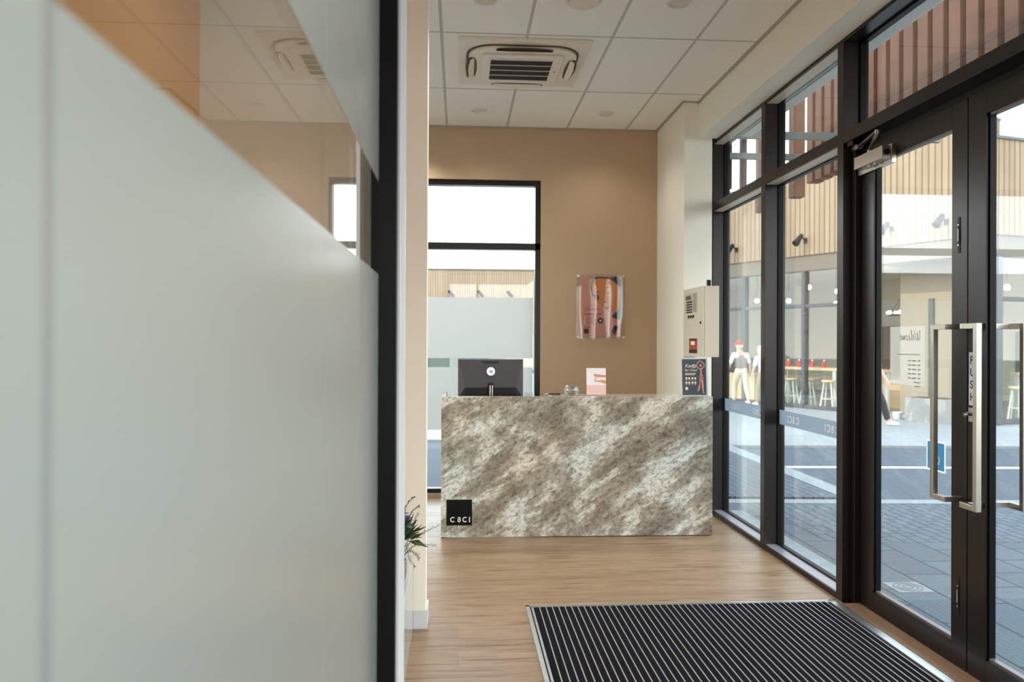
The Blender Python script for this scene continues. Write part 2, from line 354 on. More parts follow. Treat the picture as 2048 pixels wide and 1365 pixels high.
pb('head_channel', BLACKM, -.262, -.225, -.9, 2.331, 3.66, 3.70)
bm = nb(); box(bm, -.243, -.1785, 2.376, 2.40, 0, 3.70); box(bm, -.243, -.166, 2.40, 2.425, 0, 3.70)
struct('trim_2', 'white stepped door frame trim behind the black partition post', bm, WTRIM, bevel=.0015)
# ------------------------------------------------------------------ back window
wb_ = struct('window_1', 'tall dark framed window with frosted film beside the reception', loc=(-.22, 7.88, 0))
def w1(name, m, x0, x1, y0, y1, z0, z1, **k): return bx(name, m, wb_, x0+.22, x1+.22, y0-7.88, y1-7.88, z0, z1, **k)
bm = nb()
for b in ((-1.25, .809, 3.12, 3.173), (-1.25, .809, 2.478, 2.545), (-1.25, .809, .035, .088), (.756, .809, .088, 3.12), (-1.25, -1.2, .088, 3.12)):
    box(bm, b[0]+.22, b[1]+.22, -.05, .05, b[2], b[3])
obj('frame', bm, BRONZE, wb_, bevel=.002)
w1('pane', GLASS, -1.2, .756, 7.897, 7.903, 2.545, 3.12); w1('pane', GLASS, -1.2, .756, 7.897, 7.903, .088, 2.478)
w1('frosted_film', WFILM, -1.2, .74, 7.893, 7.8945, 1.387, 1.999); w1('frosted_film', WFILM, -1.2, .74, 7.893, 7.8945, .667, 1.296)
w1('sill', ALU, -1.25, .809, 7.80, 7.83, .036, .046)
# ------------------------------------------------------------------ shop front
def bay(name, label, y0, y1, mids=True, film=False):
    w = struct(name, label, loc=(XG, (y0+y1)/2, 0)); c = (y0+y1)/2
    bm = nb()
    box(bm, XI-XG, .04, y0-c, y1-c, 3.355, 3.43); box(bm, XI-XG, .04, y0-c, y1-c, 2.745, 2.817); box(bm, XI-XG, .04, y0-c, y1-c, 0, .035)
    obj('frame', bm, BRONZE, w, bevel=.0015)
    bm = nb()
    for z0, z1 in ((.035, 2.745), (2.817, 3.375)):
        for a, b, c0, c1 in ((y0, y0+.012, z0, z1), (y1-.012, y1, z0, z1), (y0, y1, z0, z0+.012), (y0, y1, z1-.012, z1)): box(bm, -.018, .018, a-c, b-c, c0, c1)
    obj('glazing_bead', bm, BLACKM, w)
    bx('pane', GLASS, w, -.003, .003, y0-c+.01, y1-c-.01, .045, 2.735); bx('pane', GLASS, w, -.003, .003, y0-c+.01, y1-c-.01, 2.827, 3.345)
    if film:
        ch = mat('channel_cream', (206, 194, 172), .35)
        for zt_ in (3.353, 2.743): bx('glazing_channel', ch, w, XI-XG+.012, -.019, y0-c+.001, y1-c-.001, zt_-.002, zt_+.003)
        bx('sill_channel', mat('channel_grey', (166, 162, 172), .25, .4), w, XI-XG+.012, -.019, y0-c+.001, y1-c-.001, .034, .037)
        f = bx('decal_band', BANDF, w, -.0060, -.0045, y0-c+.012, y1-c-.012, .942, 1.050); f['label'] = 'grey film band with white lettering'
        bm = nb()
        for yc in film:
            M = face_x(-.0061, yc-c-.1, .968, mirror=True)
            caci(bm, .052, M)
        obj('lettering', bm, WINK, f)
    return w
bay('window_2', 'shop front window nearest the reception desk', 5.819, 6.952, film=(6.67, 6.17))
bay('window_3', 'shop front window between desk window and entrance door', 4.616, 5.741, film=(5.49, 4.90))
for i, (a, b) in enumerate(((6.952, 7.03), (5.741, 5.819), (4.541, 4.616), (2.42, 2.495))):
    bm = nb(); box(bm, XI, 2.445, a, b, 0, 3.43)
    struct('trim_%d' % (i+3), ('bronze post of the shop front beside the cream wall', 'bronze mullion between the two shop front windows', 'bronze post between shop front window and entrance door', 'bronze post at the near side of the entrance doors')[i], bm, BRONZE, bevel=.0015)
# door frame head, jambs, transom light
w = struct('window_4', 'transom light above the entrance doors', loc=(XG, 3.518, 2.745))
bm = nb(); box(bm, XI-XG, .04, -1.023, 1.023, 0, .072); box(bm, XI-XG, .04, -1.023, 1.023, .61, .685); obj('frame', bm, BRONZE, w, bevel=.0015)
bx('pane', GLASS, w, -.003, .003, -1.02, 1.02, .072, .61)
bm = nb()
box(bm, -.018, .018, 1.008, 1.023, .072, .61); box(bm, -.018, .018, -1.023, -1.008, .072, .61); box(bm, -.018, .018, -1.02, 1.02, .072, .084); box(bm, -.018, .018, -1.02, 1.02, .598, .61); obj('glazing_bead', bm, BLACKM, w)
bm = nb(); box(bm, 2.34, 2.445, 4.492, 4.541, 0, 2.745); box(bm, 2.34, 2.445, 2.495, 2.536, 0, 2.745); box(bm, 2.395, 2.445, 2.536, 4.492, 2.706, 2.745)
struct('trim_7', 'bronze jambs and head around the entrance doors', bm, BRONZE, bevel=.0015)
# near bays behind the photographer
bay('window_5', 'shop front window beyond the entrance doors', .9, 2.42)
bay('window_6', 'shop front window at the near end of the room', -1.0, .825)
bay('window_7', 'shop front window nearest the front wall', -3.9, -1.075)
bm = nb(); box(bm, XI, 2.445, .825, .9, 0, 3.43); box(bm, XI, 2.445, -1.075, -1.0, 0, 3.43); box(bm, XI, 2.445, -4.0, -3.9, 0, 3.43)
struct('trim_8', 'bronze posts of the near shop front windows', bm, BRONZE)
bm = nb(); box(bm, -1.6, 2.6, -4.2, -4.0, 0, .3); box(bm, -1.6, 2.6, -4.2, -4.0, 3.3, H); box(bm, -1.6, -1.2, -4.2, -4, .3, 3.3); box(bm, 2.1, 2.6, -4.2, -4, .3, 3.3)
struct('wall_front', 'cream wall with a wide added window at the near end of the room', bm, WALLC)
w = struct('added_window_front', 'unseen wide window added at the near end of the room for daylight', loc=(.45, -4.1, .3))  # added out of view for more daylight in the room
bx('pane', GLASS, w, -1.62, 1.62, -.003, .003, .03, 2.97)
bm = nb()
for b in ((-1.65, 1.65, 0, .04), (-1.65, 1.65, 2.96, 3.0), (-1.65, -1.6, 0, 3), (1.6, 1.65, 0, 3), (-.03, .03, 0, 3)): box(bm, b[0], b[1], -.04, .04, b[2], b[3])
obj('frame', bm, BRONZE, w)
# ------------------------------------------------------------------ doors
def handle(parent, lab, ym, yb):
    """square offset pull: arms from the stile at ym, bar at yb (local y)"""
    s = .0125
    def one(sx, x0):
        bm = nb(); xi = x0+sx*.084
        xa, xb = sorted((x0, xi+sx*s)); ya, yb2 = sorted((ym, yb))
        for z in (.802, 1.615):
            box(bm, xa, xb, ym-s, ym+s, z, z+.025)
            box(bm, *sorted((xi-sx*s, xi+sx*s)), *( (ym+s, yb-s) if yb > ym else (yb+s, ym-s)), z, z+.025)
        box(bm, *sorted((xi-sx*s, xi+sx*s)), yb-s, yb+s, .802, 1.640)
        return bm
    h = obj('pull_handle', one(-1, 0.0), STEEL, parent, bevel=.0015); h['label'] = 'inner square steel pull handle'
    h = obj('pull_handle', one(1, .05), STEEL, parent, bevel=.0015); h['label'] = 'outer square steel pull handle'
def leaf(name, label, y_h, y_m, hinge_w, meet_w):
    """y_h hinge edge, y_m meeting edge; origin at meeting edge"""
    d = struct(name, label, loc=(XD, y_m, 0)); sgn = 1 if y_h > y_m else -1
    L = abs(y_h-y_m)
    def yy(a, b): return tuple(sorted((sgn*a, sgn*b)))
    bx('stile', BRONZE, d, 0, .05, *yy(0, meet_w), .012, 2.702, bevel=.0015)['label'] = 'meeting stile'
    bx('stile', BRONZE, d, 0, .05, *yy(L-hinge_w, L), .012, 2.702, bevel=.0015)['label'] = 'hinge stile'
    bx('rail', BRONZE, d, 0, .05, *yy(meet_w, L-hinge_w), .012, .118, bevel=.0015)
    bx('rail', BRONZE, d, 0, .05, *yy(meet_w, L-hinge_w), 2.592, 2.702, bevel=.0015)
    bm = nb(); a, b = meet_w, L-hinge_w
    bm0 = nb()
    for q in ((a, a+.01, .118, 2.592), (b-.01, b, .118, 2.592)): box(bm0, .012, .04, *yy(q[0], q[1]), q[2], q[3])
    obj('glazing_bead', bm0, BLACKM, d)
    for q in ((.118, .13), (2.58, 2.592)): box(bm, .012, .04, *yy(a, b), *q)
    obj('glazing_bead', bm, mat('bead_grey', (120, 112, 108), .4, .5), d)
    bx('pane', GLASS, d, .024, .030, *yy(a+.005, b-.005), .125, 2.585)
    return d
D1 = leaf('door_1', 'far leaf of the bronze framed glass entrance doors', 4.490, 3.517, .142, .116)
D2 = leaf('door_2', 'near leaf of the bronze framed glass entrance doors', 2.536, 3.510, .142, .125)
handle(D1, 'x', .033, .122)       # Y = 3.55 , bar 3.64
handle(D2, 'x', -.095, -.187)      # Y = 3.415, bar 3.323
# flush bolts on the far leaf
for z0, z1 in ((1.98, 2.152), (.257, .436)):
    b = bx('flush_bolt', BLACKP, D1, -.0025, .0005, .050, .069, z0, z1, bevel=.001)
    zc = (z0+z1)/2; bx('slot', DARK, b, -.0035, -.002, .055, .064, zc-.055, zc+.055)
    bm = nb(); tube(bm, [(-.006, .0595, zc-.03), (-.006, .0595, zc+.03)], .003); 
    for dz in (-.048, .048): tube(bm, [(-.006, .0595, zc+dz), (-.0025, .0595, zc+dz)], .0045, 10)
    obj('slide', bm, ALU, b, smooth='auto')
# push sign + lock on near leaf
sg = bx('push_sign', mat('sign_lilac', (200, 204, 214), .4), D2, -.0022, -.0002, -.052, -.010, 1.262, 1.508); sg['label'] = 'white strip reading PUSH downwards'
for i, ch in enumerate('PUSH'):
    lettering(ch, .052, INK, sg, face_x(-.0024, -.017, 1.455-.057*i), bold=.001)
lk = bx('lock_plate', STEEL, D2, -.003, -.0002, -.045, -.008, 1.185, 1.25, bevel=.001)
bm = nb(); tube(bm, [(-.003, -.026, 1.222), (-.020, -.026, 1.222)], .010, 14); tube(bm, [(-.020, -.026, 1.222), (-.034, -.022, 1.216)], [.008, .011], 12); obj('thumb_turn', bm, STEEL, lk, smooth='auto')
# closer on far leaf; body front face X 2.30, Y 4.13..4.44
cl = thing('door_closer', None, None); cl.parent = D1; cl.location = (2.30-XD, 4.28-3.517, 2.598)
bm = nb(); box(bm, 0, .05, -.15, .155, -.035, .035); obj('cover', bm, STEEL, cl, bevel=.002)
bm = nb(); box(bm, .05, .0735, -.16, .20, -.06, .045); obj('mounting_plate', bm, STEEL, cl, bevel=.001)
bm = nb(); tube(bm, [(.026, -.157, 0), (.026, -.150, 0)], .017, 18); obj('end_cap', bm, BLACKP, cl, smooth='auto')
bm = nb(); tube(bm, [(.028, .03, .035), (.028, .03, .052)], .013, 14); tube(bm, [(.028, .03, -.045), (.028, .03, -.035)], .010, 12)
tube(bm, [(.028, -.03, -.043), (.028, -.03, -.035)], .010, 12); obj('spindle', bm, ALU, cl, smooth='auto')
bm = nb()
def bar3(a, b, w, h):
    a = Vector(a); b = Vector(b); t = (b-a); L = t.length; q = t.to_track_quat('X', 'Z').to_matrix().to_4x4(); box(bm, 0, L, -w/2, w/2, -h/2, h/2, M=Matrix.Translation(a) @ q)
bar3((.028, .03, .050), (-.055, -.20, .090), .020, .006); bar3((-.055, -.20, .098), (.045, .19, .108), .020, .008)
tube(bm, [(-.055, -.20, .082), (-.055, -.20, .104)], .013, 12); obj('arm', bm, STEEL, cl)
bm = nb(); box(bm, .028, .062, .17, .235, .095, .13); obj('bracket', bm, STEEL, cl, bevel=.001)
bm = nb(); box(bm, .05, .115, .19, .2, .125, .147); box(bm, .0, .04, .17, .235, .12, .1465); obj('bracket_foot', bm, BRONZE, cl)
# access sticker on glass (seen from behind, mirrored)
st = bx('access_sticker', film_mat('sticker_white', srgb(246, 248, 250), .95, 0), D1, .0225, .0236, .197, .352, .905, 1.058); st['label'] = 'blue square access symbol sticker'
bx('blue_field', film_mat('sticker_blue', srgb(118, 178, 200), .92, 0), st, .0215, .0226, .205, .344, .913, 1.050)
bm = nb(); M = face_x(.0214, .274, .98, mirror=True)
stroke(bm, arc(-.004, -.018, .026, -230, 40), .007, .0008, M); stroke(bm, [(-.012, .036), (-.008, .008), (.016, .006), (.026, -.024), (.040, -.028)], .007, .0008, M); stroke(bm, arc(-.012, .048, .004, 0, 360, 10), .006, .0008, M); stroke(bm, [(-.010, .022), (.014, .022)], .006, .0008, M)
obj('wheelchair_symbol', bm, WINK, st)
# welcome decal, mirrored from inside
wd = bx('welcome_decal', WELF, D1, .0225, .0236, .372, .695, 1.325, 1.640); wd['label'] = 'pale opening hours decal'
M = face_x(.0222, .41, 1.565, mirror=True)
bm = nb()
def curve_pts(ctrl, n=6):
    out = []
    c = [Vector(p) for p in ctrl]
    for i in range(len(c)-1):
        p0 = c[max(i-1, 0)]; p1 = c[i]; p2 = c[i+1]; p3 = c[min(i+2, len(c)-1)]
        for j in range(n):
            t = j/n; out.append(tuple(.5*((2*p1)+(p2-p0)*t+(2*p0-5*p1+4*p2-p3)*t*t+(3*p1-p0-3*p2+p3)*t**3)))
    out.append(tuple(c[-1])); return out
stroke(bm, curve_pts([(0, .045), (.006, .05), (.004, .02), (.012, 0), (.024, .03), (.026, .04), (.026, .01), (.034, 0), (.046, .03), (.052, .052)]), .0035, .0006, M)
stroke(bm, curve_pts([(.052, .012), (.066, .02), (.062, .03), (.055, .018), (.058, .002), (.070, .004), (.082, .035), (.084, .055), (.078, .05), (.078, .01), (.084, 0), (.094, .012), (.106, .026), (.098, .02), (.096, .006), (.104, 0), (.114, .008)]), .003, .0006, M)
stroke(bm, curve_pts([(.122, .026), (.114, .016), (.118, .002), (.128, .006), (.130, .02), (.122, .027), (.134, .022), (.142, .026), (.142, .002), (.152, .024), (.154, .002), (.164, .024), (.166, .004), (.178, .012), (.186, .024), (.178, .026), (.176, .006), (.186, 0), (.198, .008)]), .003, .0006, M)
for y0, L, y1 in ((-.075, .21, -.0785),): stroke(bm, [(0, y0), (L, y0)], .004, .0006, M)
for r in range(5):
    yv = -.108-.023*r
    for a, b in ((0, .022), (.038, .075), (.085, .11)): stroke(bm, [(a, yv), (b, yv)], .006, .0006, M)
for r, L in ((0, .06), (1, .05)): stroke(bm, [(0, -.222-.02*r), (L, -.222-.02*r)], .005, .0006, M)
obj('lettering', bm, mat('grey_ink', (128, 122, 112), .6), wd)
# threshold
bm = nb(); box(bm, 2.262, 2.445, 2.536, 4.500, 0, .005)
for i in range(9): box(bm, 2.266+i*.012, 2.272+i*.012, 2.536, 4.495, .005, .010)
t9 = struct('trim_9', 'ribbed bronze threshold under the entrance doors', bm, mat('bronze_ribs', (168, 134, 106), .45, .3))
bx('groove_base', mat('groove_dark', (58, 44, 36), .6), t9, 2.263, 2.374, 2.54, 4.495, .005, .0066)
# ---------------------------------------------------------- furniture and fittings
# entrance mat
mt = thing('entrance_mat', 'dark ribbed entrance mat with aluminium bars set in the floor by the doors', 'mat', (1.3, 3.2, 0))
def mm_(name, m, x0, x1, y0, y1, z0, z1, **k): return bx(name, m, mt, x0-1.3, x1-1.3, y0-3.2, y1-3.2, z0, z1, **k)
MX0, MX1, MY0, MY1 = .392, 2.260, 1.6, 4.560
bm = nb()
for a, b, c, d in ((MX0, MX0+.022, MY0, MY1), (MX0+.030, MX0+.042, MY0, MY1-.03), (MX1-.05, MX1, MY0, MY1), (MX0, MX1, MY1-.016, MY1), (MX0+.03, MX1, MY1-.036, MY1-.026), (MX0, MX1, MY0, MY0+.03)): box(bm, a-1.3, b-1.3, c-3.2, d-3.2, .0005, .009)
obj('frame', bm, ALU, mt)
mm_('backing', DARK, MX0+.02, MX1-.04, MY0+.02, MY1-.016, .0005, .002)
pit = .0372; n = int((MX1-.055-(MX0+.045))/pit)
bm = nb(); bm2 = nb()
for i in range(n+1):
    x = MX0+.046+i*pit
    if x+.028 > MX1-.055: break
    box(bm, x-1.3, x+.0275-1.3, MY0+.03-3.2, MY1-.038-3.2, .002, .0105)
    box(bm2, x+.0295-1.3, x+.0355-1.3, MY0+.03-3.2, MY1-.038-3.2, .002, .0095)
o = obj('carpet_strips', bm, mat('charcoal_carpet', (22, 23, 27), 1.0, spec=.04, noise=(400, (38, 38, 44), .35, .65), bump=(900, .6)), mt)
obj('scraper_bars', bm2, mat('bar_aluminium', (176, 168, 162), .5, .4), mt)
# reception desk
DX0, DX1, DYF, DZ = -.140, 2.034, 6.185, 1.118
rz = -.0138
dk = thing('reception_desk', 'reception desk with grey and white streaked stone front panel', 'desk', ((DX0+DX1)/2, DYF, 0), rz)
hw = (DX1-DX0)/2
bx('front_panel', STONE, dk, -hw, hw, 0, .04, .006, DZ, bevel=.001)
bx('side_panel', STONE, dk, -hw, -hw+.03, .04, .62, .006, DZ-.0, bevel=.001); bx('side_panel', STONE, dk, hw-.03, hw, .04, .62, .006, DZ, bevel=.001)
bx('worktop', mat('desk_white', (215, 212, 205), .4), dk, -hw+.03, hw-.03, .04, .80, .71, .74, bevel=.002)
bx('ledge', mat('stone_ledge', (196, 188, 176), .15, coat=.5), dk, -.20, hw-.031, .041, .34, DZ-.03, DZ-.001, bevel=.001)
bx('ledge_support', WTRIM, dk, -.20, -.18, .041, .30, .74, DZ-.03)
lg = bx('logo_plate', mat('plate_black', (11, 11, 13), .5, spec=.15), dk, -.096-(DX0+DX1)/2, .105-(DX0+DX1)/2, -.0045, -.0002, .100, .303, bevel=.0005); lg['label'] = 'black square plate with white letters'
bm = nb(); caci(bm, .042, face_y(-.067-(DX0+DX1)/2, -.0045, .125)); obj('lettering', bm, WINK, lg)
# monitor seen from behind
mn = thing('monitor', 'black computer monitor seen from behind on the reception desk', 'monitor', (.262, 6.52, .74))
def MP(pts): return pts
bm = nb()   # housing: outer back rect with slanted bevel to lower recess
W2 = .2725; zt, zb = .668, .335
fy, by = .045, -.012   # screen side / back side
def quad(bm, *p): bm.faces.new([bm.verts.new(Vector(q)) for q in p])
box(bm, -W2, W2, .03, .048, zb, zt)
vs0 = [(-W2, .03, zb), (W2, .03, zb), (W2, .03, zt), (-W2, .03, zt)]; vs1 = [(-.215, -.018, .433), (.215, -.018, .433), (W2-.004, .012, zt-.004), (-W2+.004, .012, zt-.004)]
a = [bm.verts.new(Vector(p)) for p in vs0]; b = [bm.verts.new(Vector(p)) for p in vs1]
bm.faces.new(b[::-1])
for i in range(4): bm.faces.new((a[i], a[(i+1) % 4], b[(i+1) % 4], b[i]))
hs = obj('housing', bm, mat('monitor_shell', (62, 55, 60), .5, noise=(500, (72, 64, 68), .4, .6)), mn)
bm = nb(); box(bm, -.21, .21, -.016, .02, .345, .427); obj('vent_recess', bm, BLACKP, mn)
bx('vent_slot', DARK, mn, -.068, .066, .001, .012, .640, .6455, M=Matrix.Translation((0, -.0035, 0)))
bm = nb(); tube(bm, [(0, -.0145, .565), (0, -.003, .565)], .035, 28); lgm = obj('logo_disc', bm, mat('logo_silver', (200, 205, 228), .25, .7), mn, smooth='auto')
bm = nb(); Mh = face_y(-.016, -.0146, .550)
stroke(bm, [(.006, .004), (.014, .034)], .0045, .0008, Mh); stroke(bm, [(.009, .016), (.014, .020), (.017, .017), (.014, .006)], .004, .0008, Mh)
stroke(bm, [(.018, -.006), (.026, .022)], .0045, .0008, Mh); stroke(bm, [(.0245, .020), (.031, .021), (.033, .016), (.030, .008), (.0225, .007)], .004, .0008, Mh)
obj('lettering', bm, INK, lgm)
bm = nb(); box(bm, -.022, .022, -.045, -.019, .02, .47); obj('stand_neck', bm, BLACKP, mn, bevel=.003)
bm = nb(); box(bm, -.011, -.003, -.049, -.0455, .05, .45); box(bm, .008, .016, -.049, -.0455, .05, .45); obj('neck_strip', bm, STEEL, mn)
bm = nb(); box(bm, -.13, .13, -.10, .12, 0, .018); obj('stand_base', bm, BLACKP, mn, bevel=.004)
bx('screen', mat('screen_black', (10, 10, 12), .1), mn, -.265, .265, .0481, .050, zb+.01, zt-.01)
LZ = DZ-.001
# glass bowl
bw = thing('glass_bowl', 'small round clear glass bowl on the desk ledge', 'bowl', (.915, 6.33, LZ))
prof = [(.028, .0), (.045, .006), (.058, .025), (.061, .045), (.056, .068), (.049, .082), (.047, .081), (.054, .066), (.058, .045), (.055, .026), (.043, .010), (.004, .006)]
bm = nb(); lathe(bm, prof, n=40); obj('vessel', bm, glass_mat('bowl_glass', (.90, .93, .93), 0, 1.6), bw, smooth=True)
bm = nb()
for i in range(5):
    x, y = (.024*math.cos(i*1.26), .024*math.sin(i*1.26)); lathe(bm, [(.001, .0105), (.012, .012), (.014, .016), (.011, .021), (.001, .022)], (x, y, 0), 12)
obj('sweets', bm, mat('rust_wrapper', (150, 84, 60), .5), bw, smooth=True)['kind'] = 'stuff'
# pen
pn = thing('pen', 'dark pen lying on the desk ledge left of the glass bowl', 'pen', (.78, 6.40, LZ+.0065), .3)
bm = nb(); tube(bm, [(-.055, 0, 0), (.055, 0, 0)], .0055, 10); obj('barrel', bm, BLACKP, pn, smooth='auto')
bm = nb(); tube(bm, [(-.085, 0, 0), (-.055, 0, 0)], [.002, .005], 10); obj('tip', bm, ALU, pn, smooth='auto')
# card in a stand
cs = thing('leaflet_stand', 'small pink and white leaflet standing on the desk ledge beside the bowl', 'leaflet', (1.115, 6.315, LZ), -.02)
Mt = Matrix.Rotation(math.radians(-6), 4, 'X')
bx('leaflet', mat('leaflet_paper', (232, 226, 226), .5), cs, -.080, .080, 0, .0015, .004, .224, M=Mt)
bx('pink_field', mat('leaflet_pink', (228, 188, 182), .5), cs, -.0795, .0795, -.0006, .0, .0045, .085, M=Mt)
SKINP = mat('print_skin', (206, 142, 104), .5); LIP = mat('print_red', (178, 78, 60), .5)
bm = nb(); Mp = Mt @ face_y(0, -.0007, 0)
prism(bm, curve_pts([(.079, .165), (.05, .168), (.02, .172), (-.012, .175), (-.02, .168), (.0, .160), (.006, .150), (.03, .150), (.079, .148)], 4), .0006, Mp)
prism(bm, curve_pts([(.079, .122), (.05, .128), (.02, .122), (-.012, .124), (-.016, .117), (.01, .112), (.04, .108), (.060, .098), (.079, .100)], 4), .0006, Mp)
obj('printed_hands', bm, SKINP, cs)
bm = nb(); stroke(bm, [(.0, .146), (-.006, .136), (-.010, .126)], .005, .0006, Mp); stroke(bm, [(-.018, .170), (.0, .148)], .004, .0006, Mp); obj('printed_brush', bm, LIP, cs)
bm = nb(); box(bm, -.085, .085, -.012, .05, 0, .004); box(bm, -.085, .085, .0022, .0040, .004, .225, M=Mt); obj('clear_stand', bm, glass_mat('acrylic', (.96, .97, .97)), cs)
# dark promotional flyer at the right end
fl = thing('flyer_stand', 'dark blue promotional flyer in a clear stand at the right end of the desk', 'flyer', (1.918, 6.275, LZ), .10)
ft = Matrix.Rotation(math.radians(-4), 4, 'X')
bx('flyer', mat('navy_print', (34, 40, 54), .4), fl, -.103, .103, 0, .0015, .006, .300, M=ft)
bm = nb(); box(bm, -.112, .118, -.02, .07, 0, .004); box(bm, -.112, .118, .0020, .0045, .004, .308, M=ft); obj('clear_stand', bm, mat('stand_grey', (190, 195, 195), .2), fl)
Mf = ft @ face_y(0, -.0004, 0)
GOLD = mat('print_cream', (226, 206, 170), .5); SK2 = mat('print_skin_warm', (196, 132, 96), .5)
def ltr(parent, s, size, m, x, y, **kk): return lettering(s, size, m, parent, Mf @ Matrix.Translation((x, y, .0004)), **kk)
ltr(fl, 'Katr', .040, GOLD, -.080, .232, shear=.3); ltr(fl, 'for One!', .030, GOLD, -.082, .200, shear=.3)
bm = nb()
stroke(bm, [(-.078, .182), (.012, .182)], .005, .0006, Mf); stroke(bm, [(-.078, .172), (.006, .172)], .004, .0006, Mf)
for r in range(2):
    for c in range(4): prism(bm, arc(-.068+.024*c+(.004 if c > 1 else 0), .143-.036*r, .009, 0, 330, 11), .0006, Mf)
    for c in range(4): stroke(bm, [(-.074+.024*c+(.004 if c > 1 else 0), .127-.036*r), (-.062+.024*c+(.004 if c > 1 else 0), .127-.036*r)], .003, .0006, Mf)
prism(bm, [(-.078, .048), (-.056, .048), (-.056, .072), (-.078, .072)], .0006, Mf)
obj('printed_marks', bm, GOLD, fl)
bm = nb(); stroke(bm, arc(-.0005, .242, .014, 0, 360, 20), .003, .0006, Mf); stroke(bm, [(-.008, .245), (.007, .245)], .003, .0006, Mf); stroke(bm, [(-.006, .238), (.005, .238)], .003, .0006, Mf); obj('printed_badge', bm, WINK, fl)
bm = nb()   # printed figure: arms raised overhead
stroke(bm, curve_pts([(.050, .220), (.030, .232), (.022, .250), (.034, .272), (.048, .285)]), .008, .0006, Mf)
stroke(bm, curve_pts([(.064, .220), (.084, .236), (.088, .256), (.070, .275), (.052, .287)]), .008, .0006, Mf)
prism(bm, arc(.057, .247, .010, 0, 342, 18), .0006, Mf)
prism(bm, curve_pts([(.050, .225), (.070, .225), (.068, .195), (.066, .180), (.078, .150), (.076, .110), (.080, .080), (.078, .040), (.086, .020), (.074, .024), (.066, .060), (.062, .100), (.056, .128), (.040, .090), (.036, .060), (.022, .040), (.030, .036), (.044, .052), (.050, .090), (.044, .130), (.042, .155), (.052, .185), (.049, .205)], 3), .0006, Mf)
obj('printed_figure', bm, SK2, fl)
MZ = Mf @ Matrix.Translation((0, 0, .0007)); ROSE = mat('print_rose', (160, 96, 88), .5)
bm = nb(); prism(bm, [(.050, .213), (.070, .213), (.069, .197), (.052, .197)], .0006, MZ); obj('printed_top', bm, ROSE, fl)
bm = nb(); prism(bm, [(.045, .168), (.069, .168), (.077, .150), (.074, .132), (.058, .126), (.043, .138)], .0006, MZ); obj('printed_shorts', bm, ROSE, fl)
bm = nb(); prism(bm, arc(.057, .252, .0105, 10, 170, 12), .0006, MZ); obj('printed_headscarf', bm, ROSE, fl)
# small clear tag holder beside the monitor
bx_ = thing('pen_pot', 'small clear pot beside the monitor at the window', 'pot', (.60, 6.36, LZ-.0))
bx_.location = (.585, 6.62, .74)
bm = nb(); lathe(bm, [(.035, 0), (.038, .004), (.040, .38), (.037, .38), (.035, .01), (.002, .006)], n=20); obj('vessel', bm, glass_mat('pot_acrylic', (.93, .95, .96)), bx_, smooth=True)
# fire alarm panel
fp = thing('fire_alarm_panel', 'beige fire alarm cabinet with keypad fixed beside the shop front', 'alarm panel', (2.0575, 6.575, 1.432))
BEI = mat('beige_enamel', (214, 204, 184), .4)
bx('cabinet', BEI, fp, -.055, .0675, -.283, .273, 0, .586, bevel=.003)
dr = bx('door', BEI, fp, -.0675, -.057, -.283, .273, 0, .586, bevel=.002)
def fd(name, m, y0, y1, z0, z1, t=.003, par=dr, x=-.0675): return bx(name, m, par, x-t, x-.0001, y0, y1, z0, z1)
pl_ = fd('keypad_plate', mat('panel_grey', (186, 180, 165), .5), -.12, .225, .375, .545, .001)
fd('display', mat('lcd', (92, 98, 70), .2), .05, .195, .490, .525, .002, pl_, -.0686)
bm = nb()
for r in range(5):
    for c in range(6): box(bm, -.0712, -.0687, .165-c*.028-.009, .165-c*.028+.009, .470-r*.022-.007, .470-r*.022+.007)
obj('keys', bm, mat('key_dark', (74, 66, 60), .5), pl_)
bm = nb()
for c in range(8): box(bm, -.0692, -.0687, -.018-c*.012-.002, -.018-c*.012+.002, .385, .535)
obj('label_strips', bm, mat('strip_grey', (140, 134, 122), .5), pl_)
for c in range(3): bm = nb(); tube(bm, [(-.078, .10-c*.065, .345), (-.0676, .10-c*.065, .345)], .010, 12); box(bm, -.080, -.074, .097-c*.065, .103-c*.065, .325, .350); obj('key_switch', bm, BLACKP, dr)
bm = nb(); tube(bm, [(-.074, -.225, .285), (-.0676, -.225, .285)], .011, 12); obj('lock', bm, BLACKP, dr)
lb = fd('warning_label', mat('label_orange', (176, 70, 32), .5), -.13, .10, .030, .155, .001)
fd('label_black', INK, -.13, .10, .030, .060, .0005, lb, -.0686); fd('label_black', INK, -.12, .09, .140, .152, .0005, lb, -.0686)
fd('label_white', WINK, -.06, .045, .100, .130, .0005, lb, -.0686)
bm = nb(); tube(bm, [(.008, -.20, .586), (.008, -.20, .640)], .019, 14); obj('cable_gland', bm, BLACKP, fp, smooth='auto')
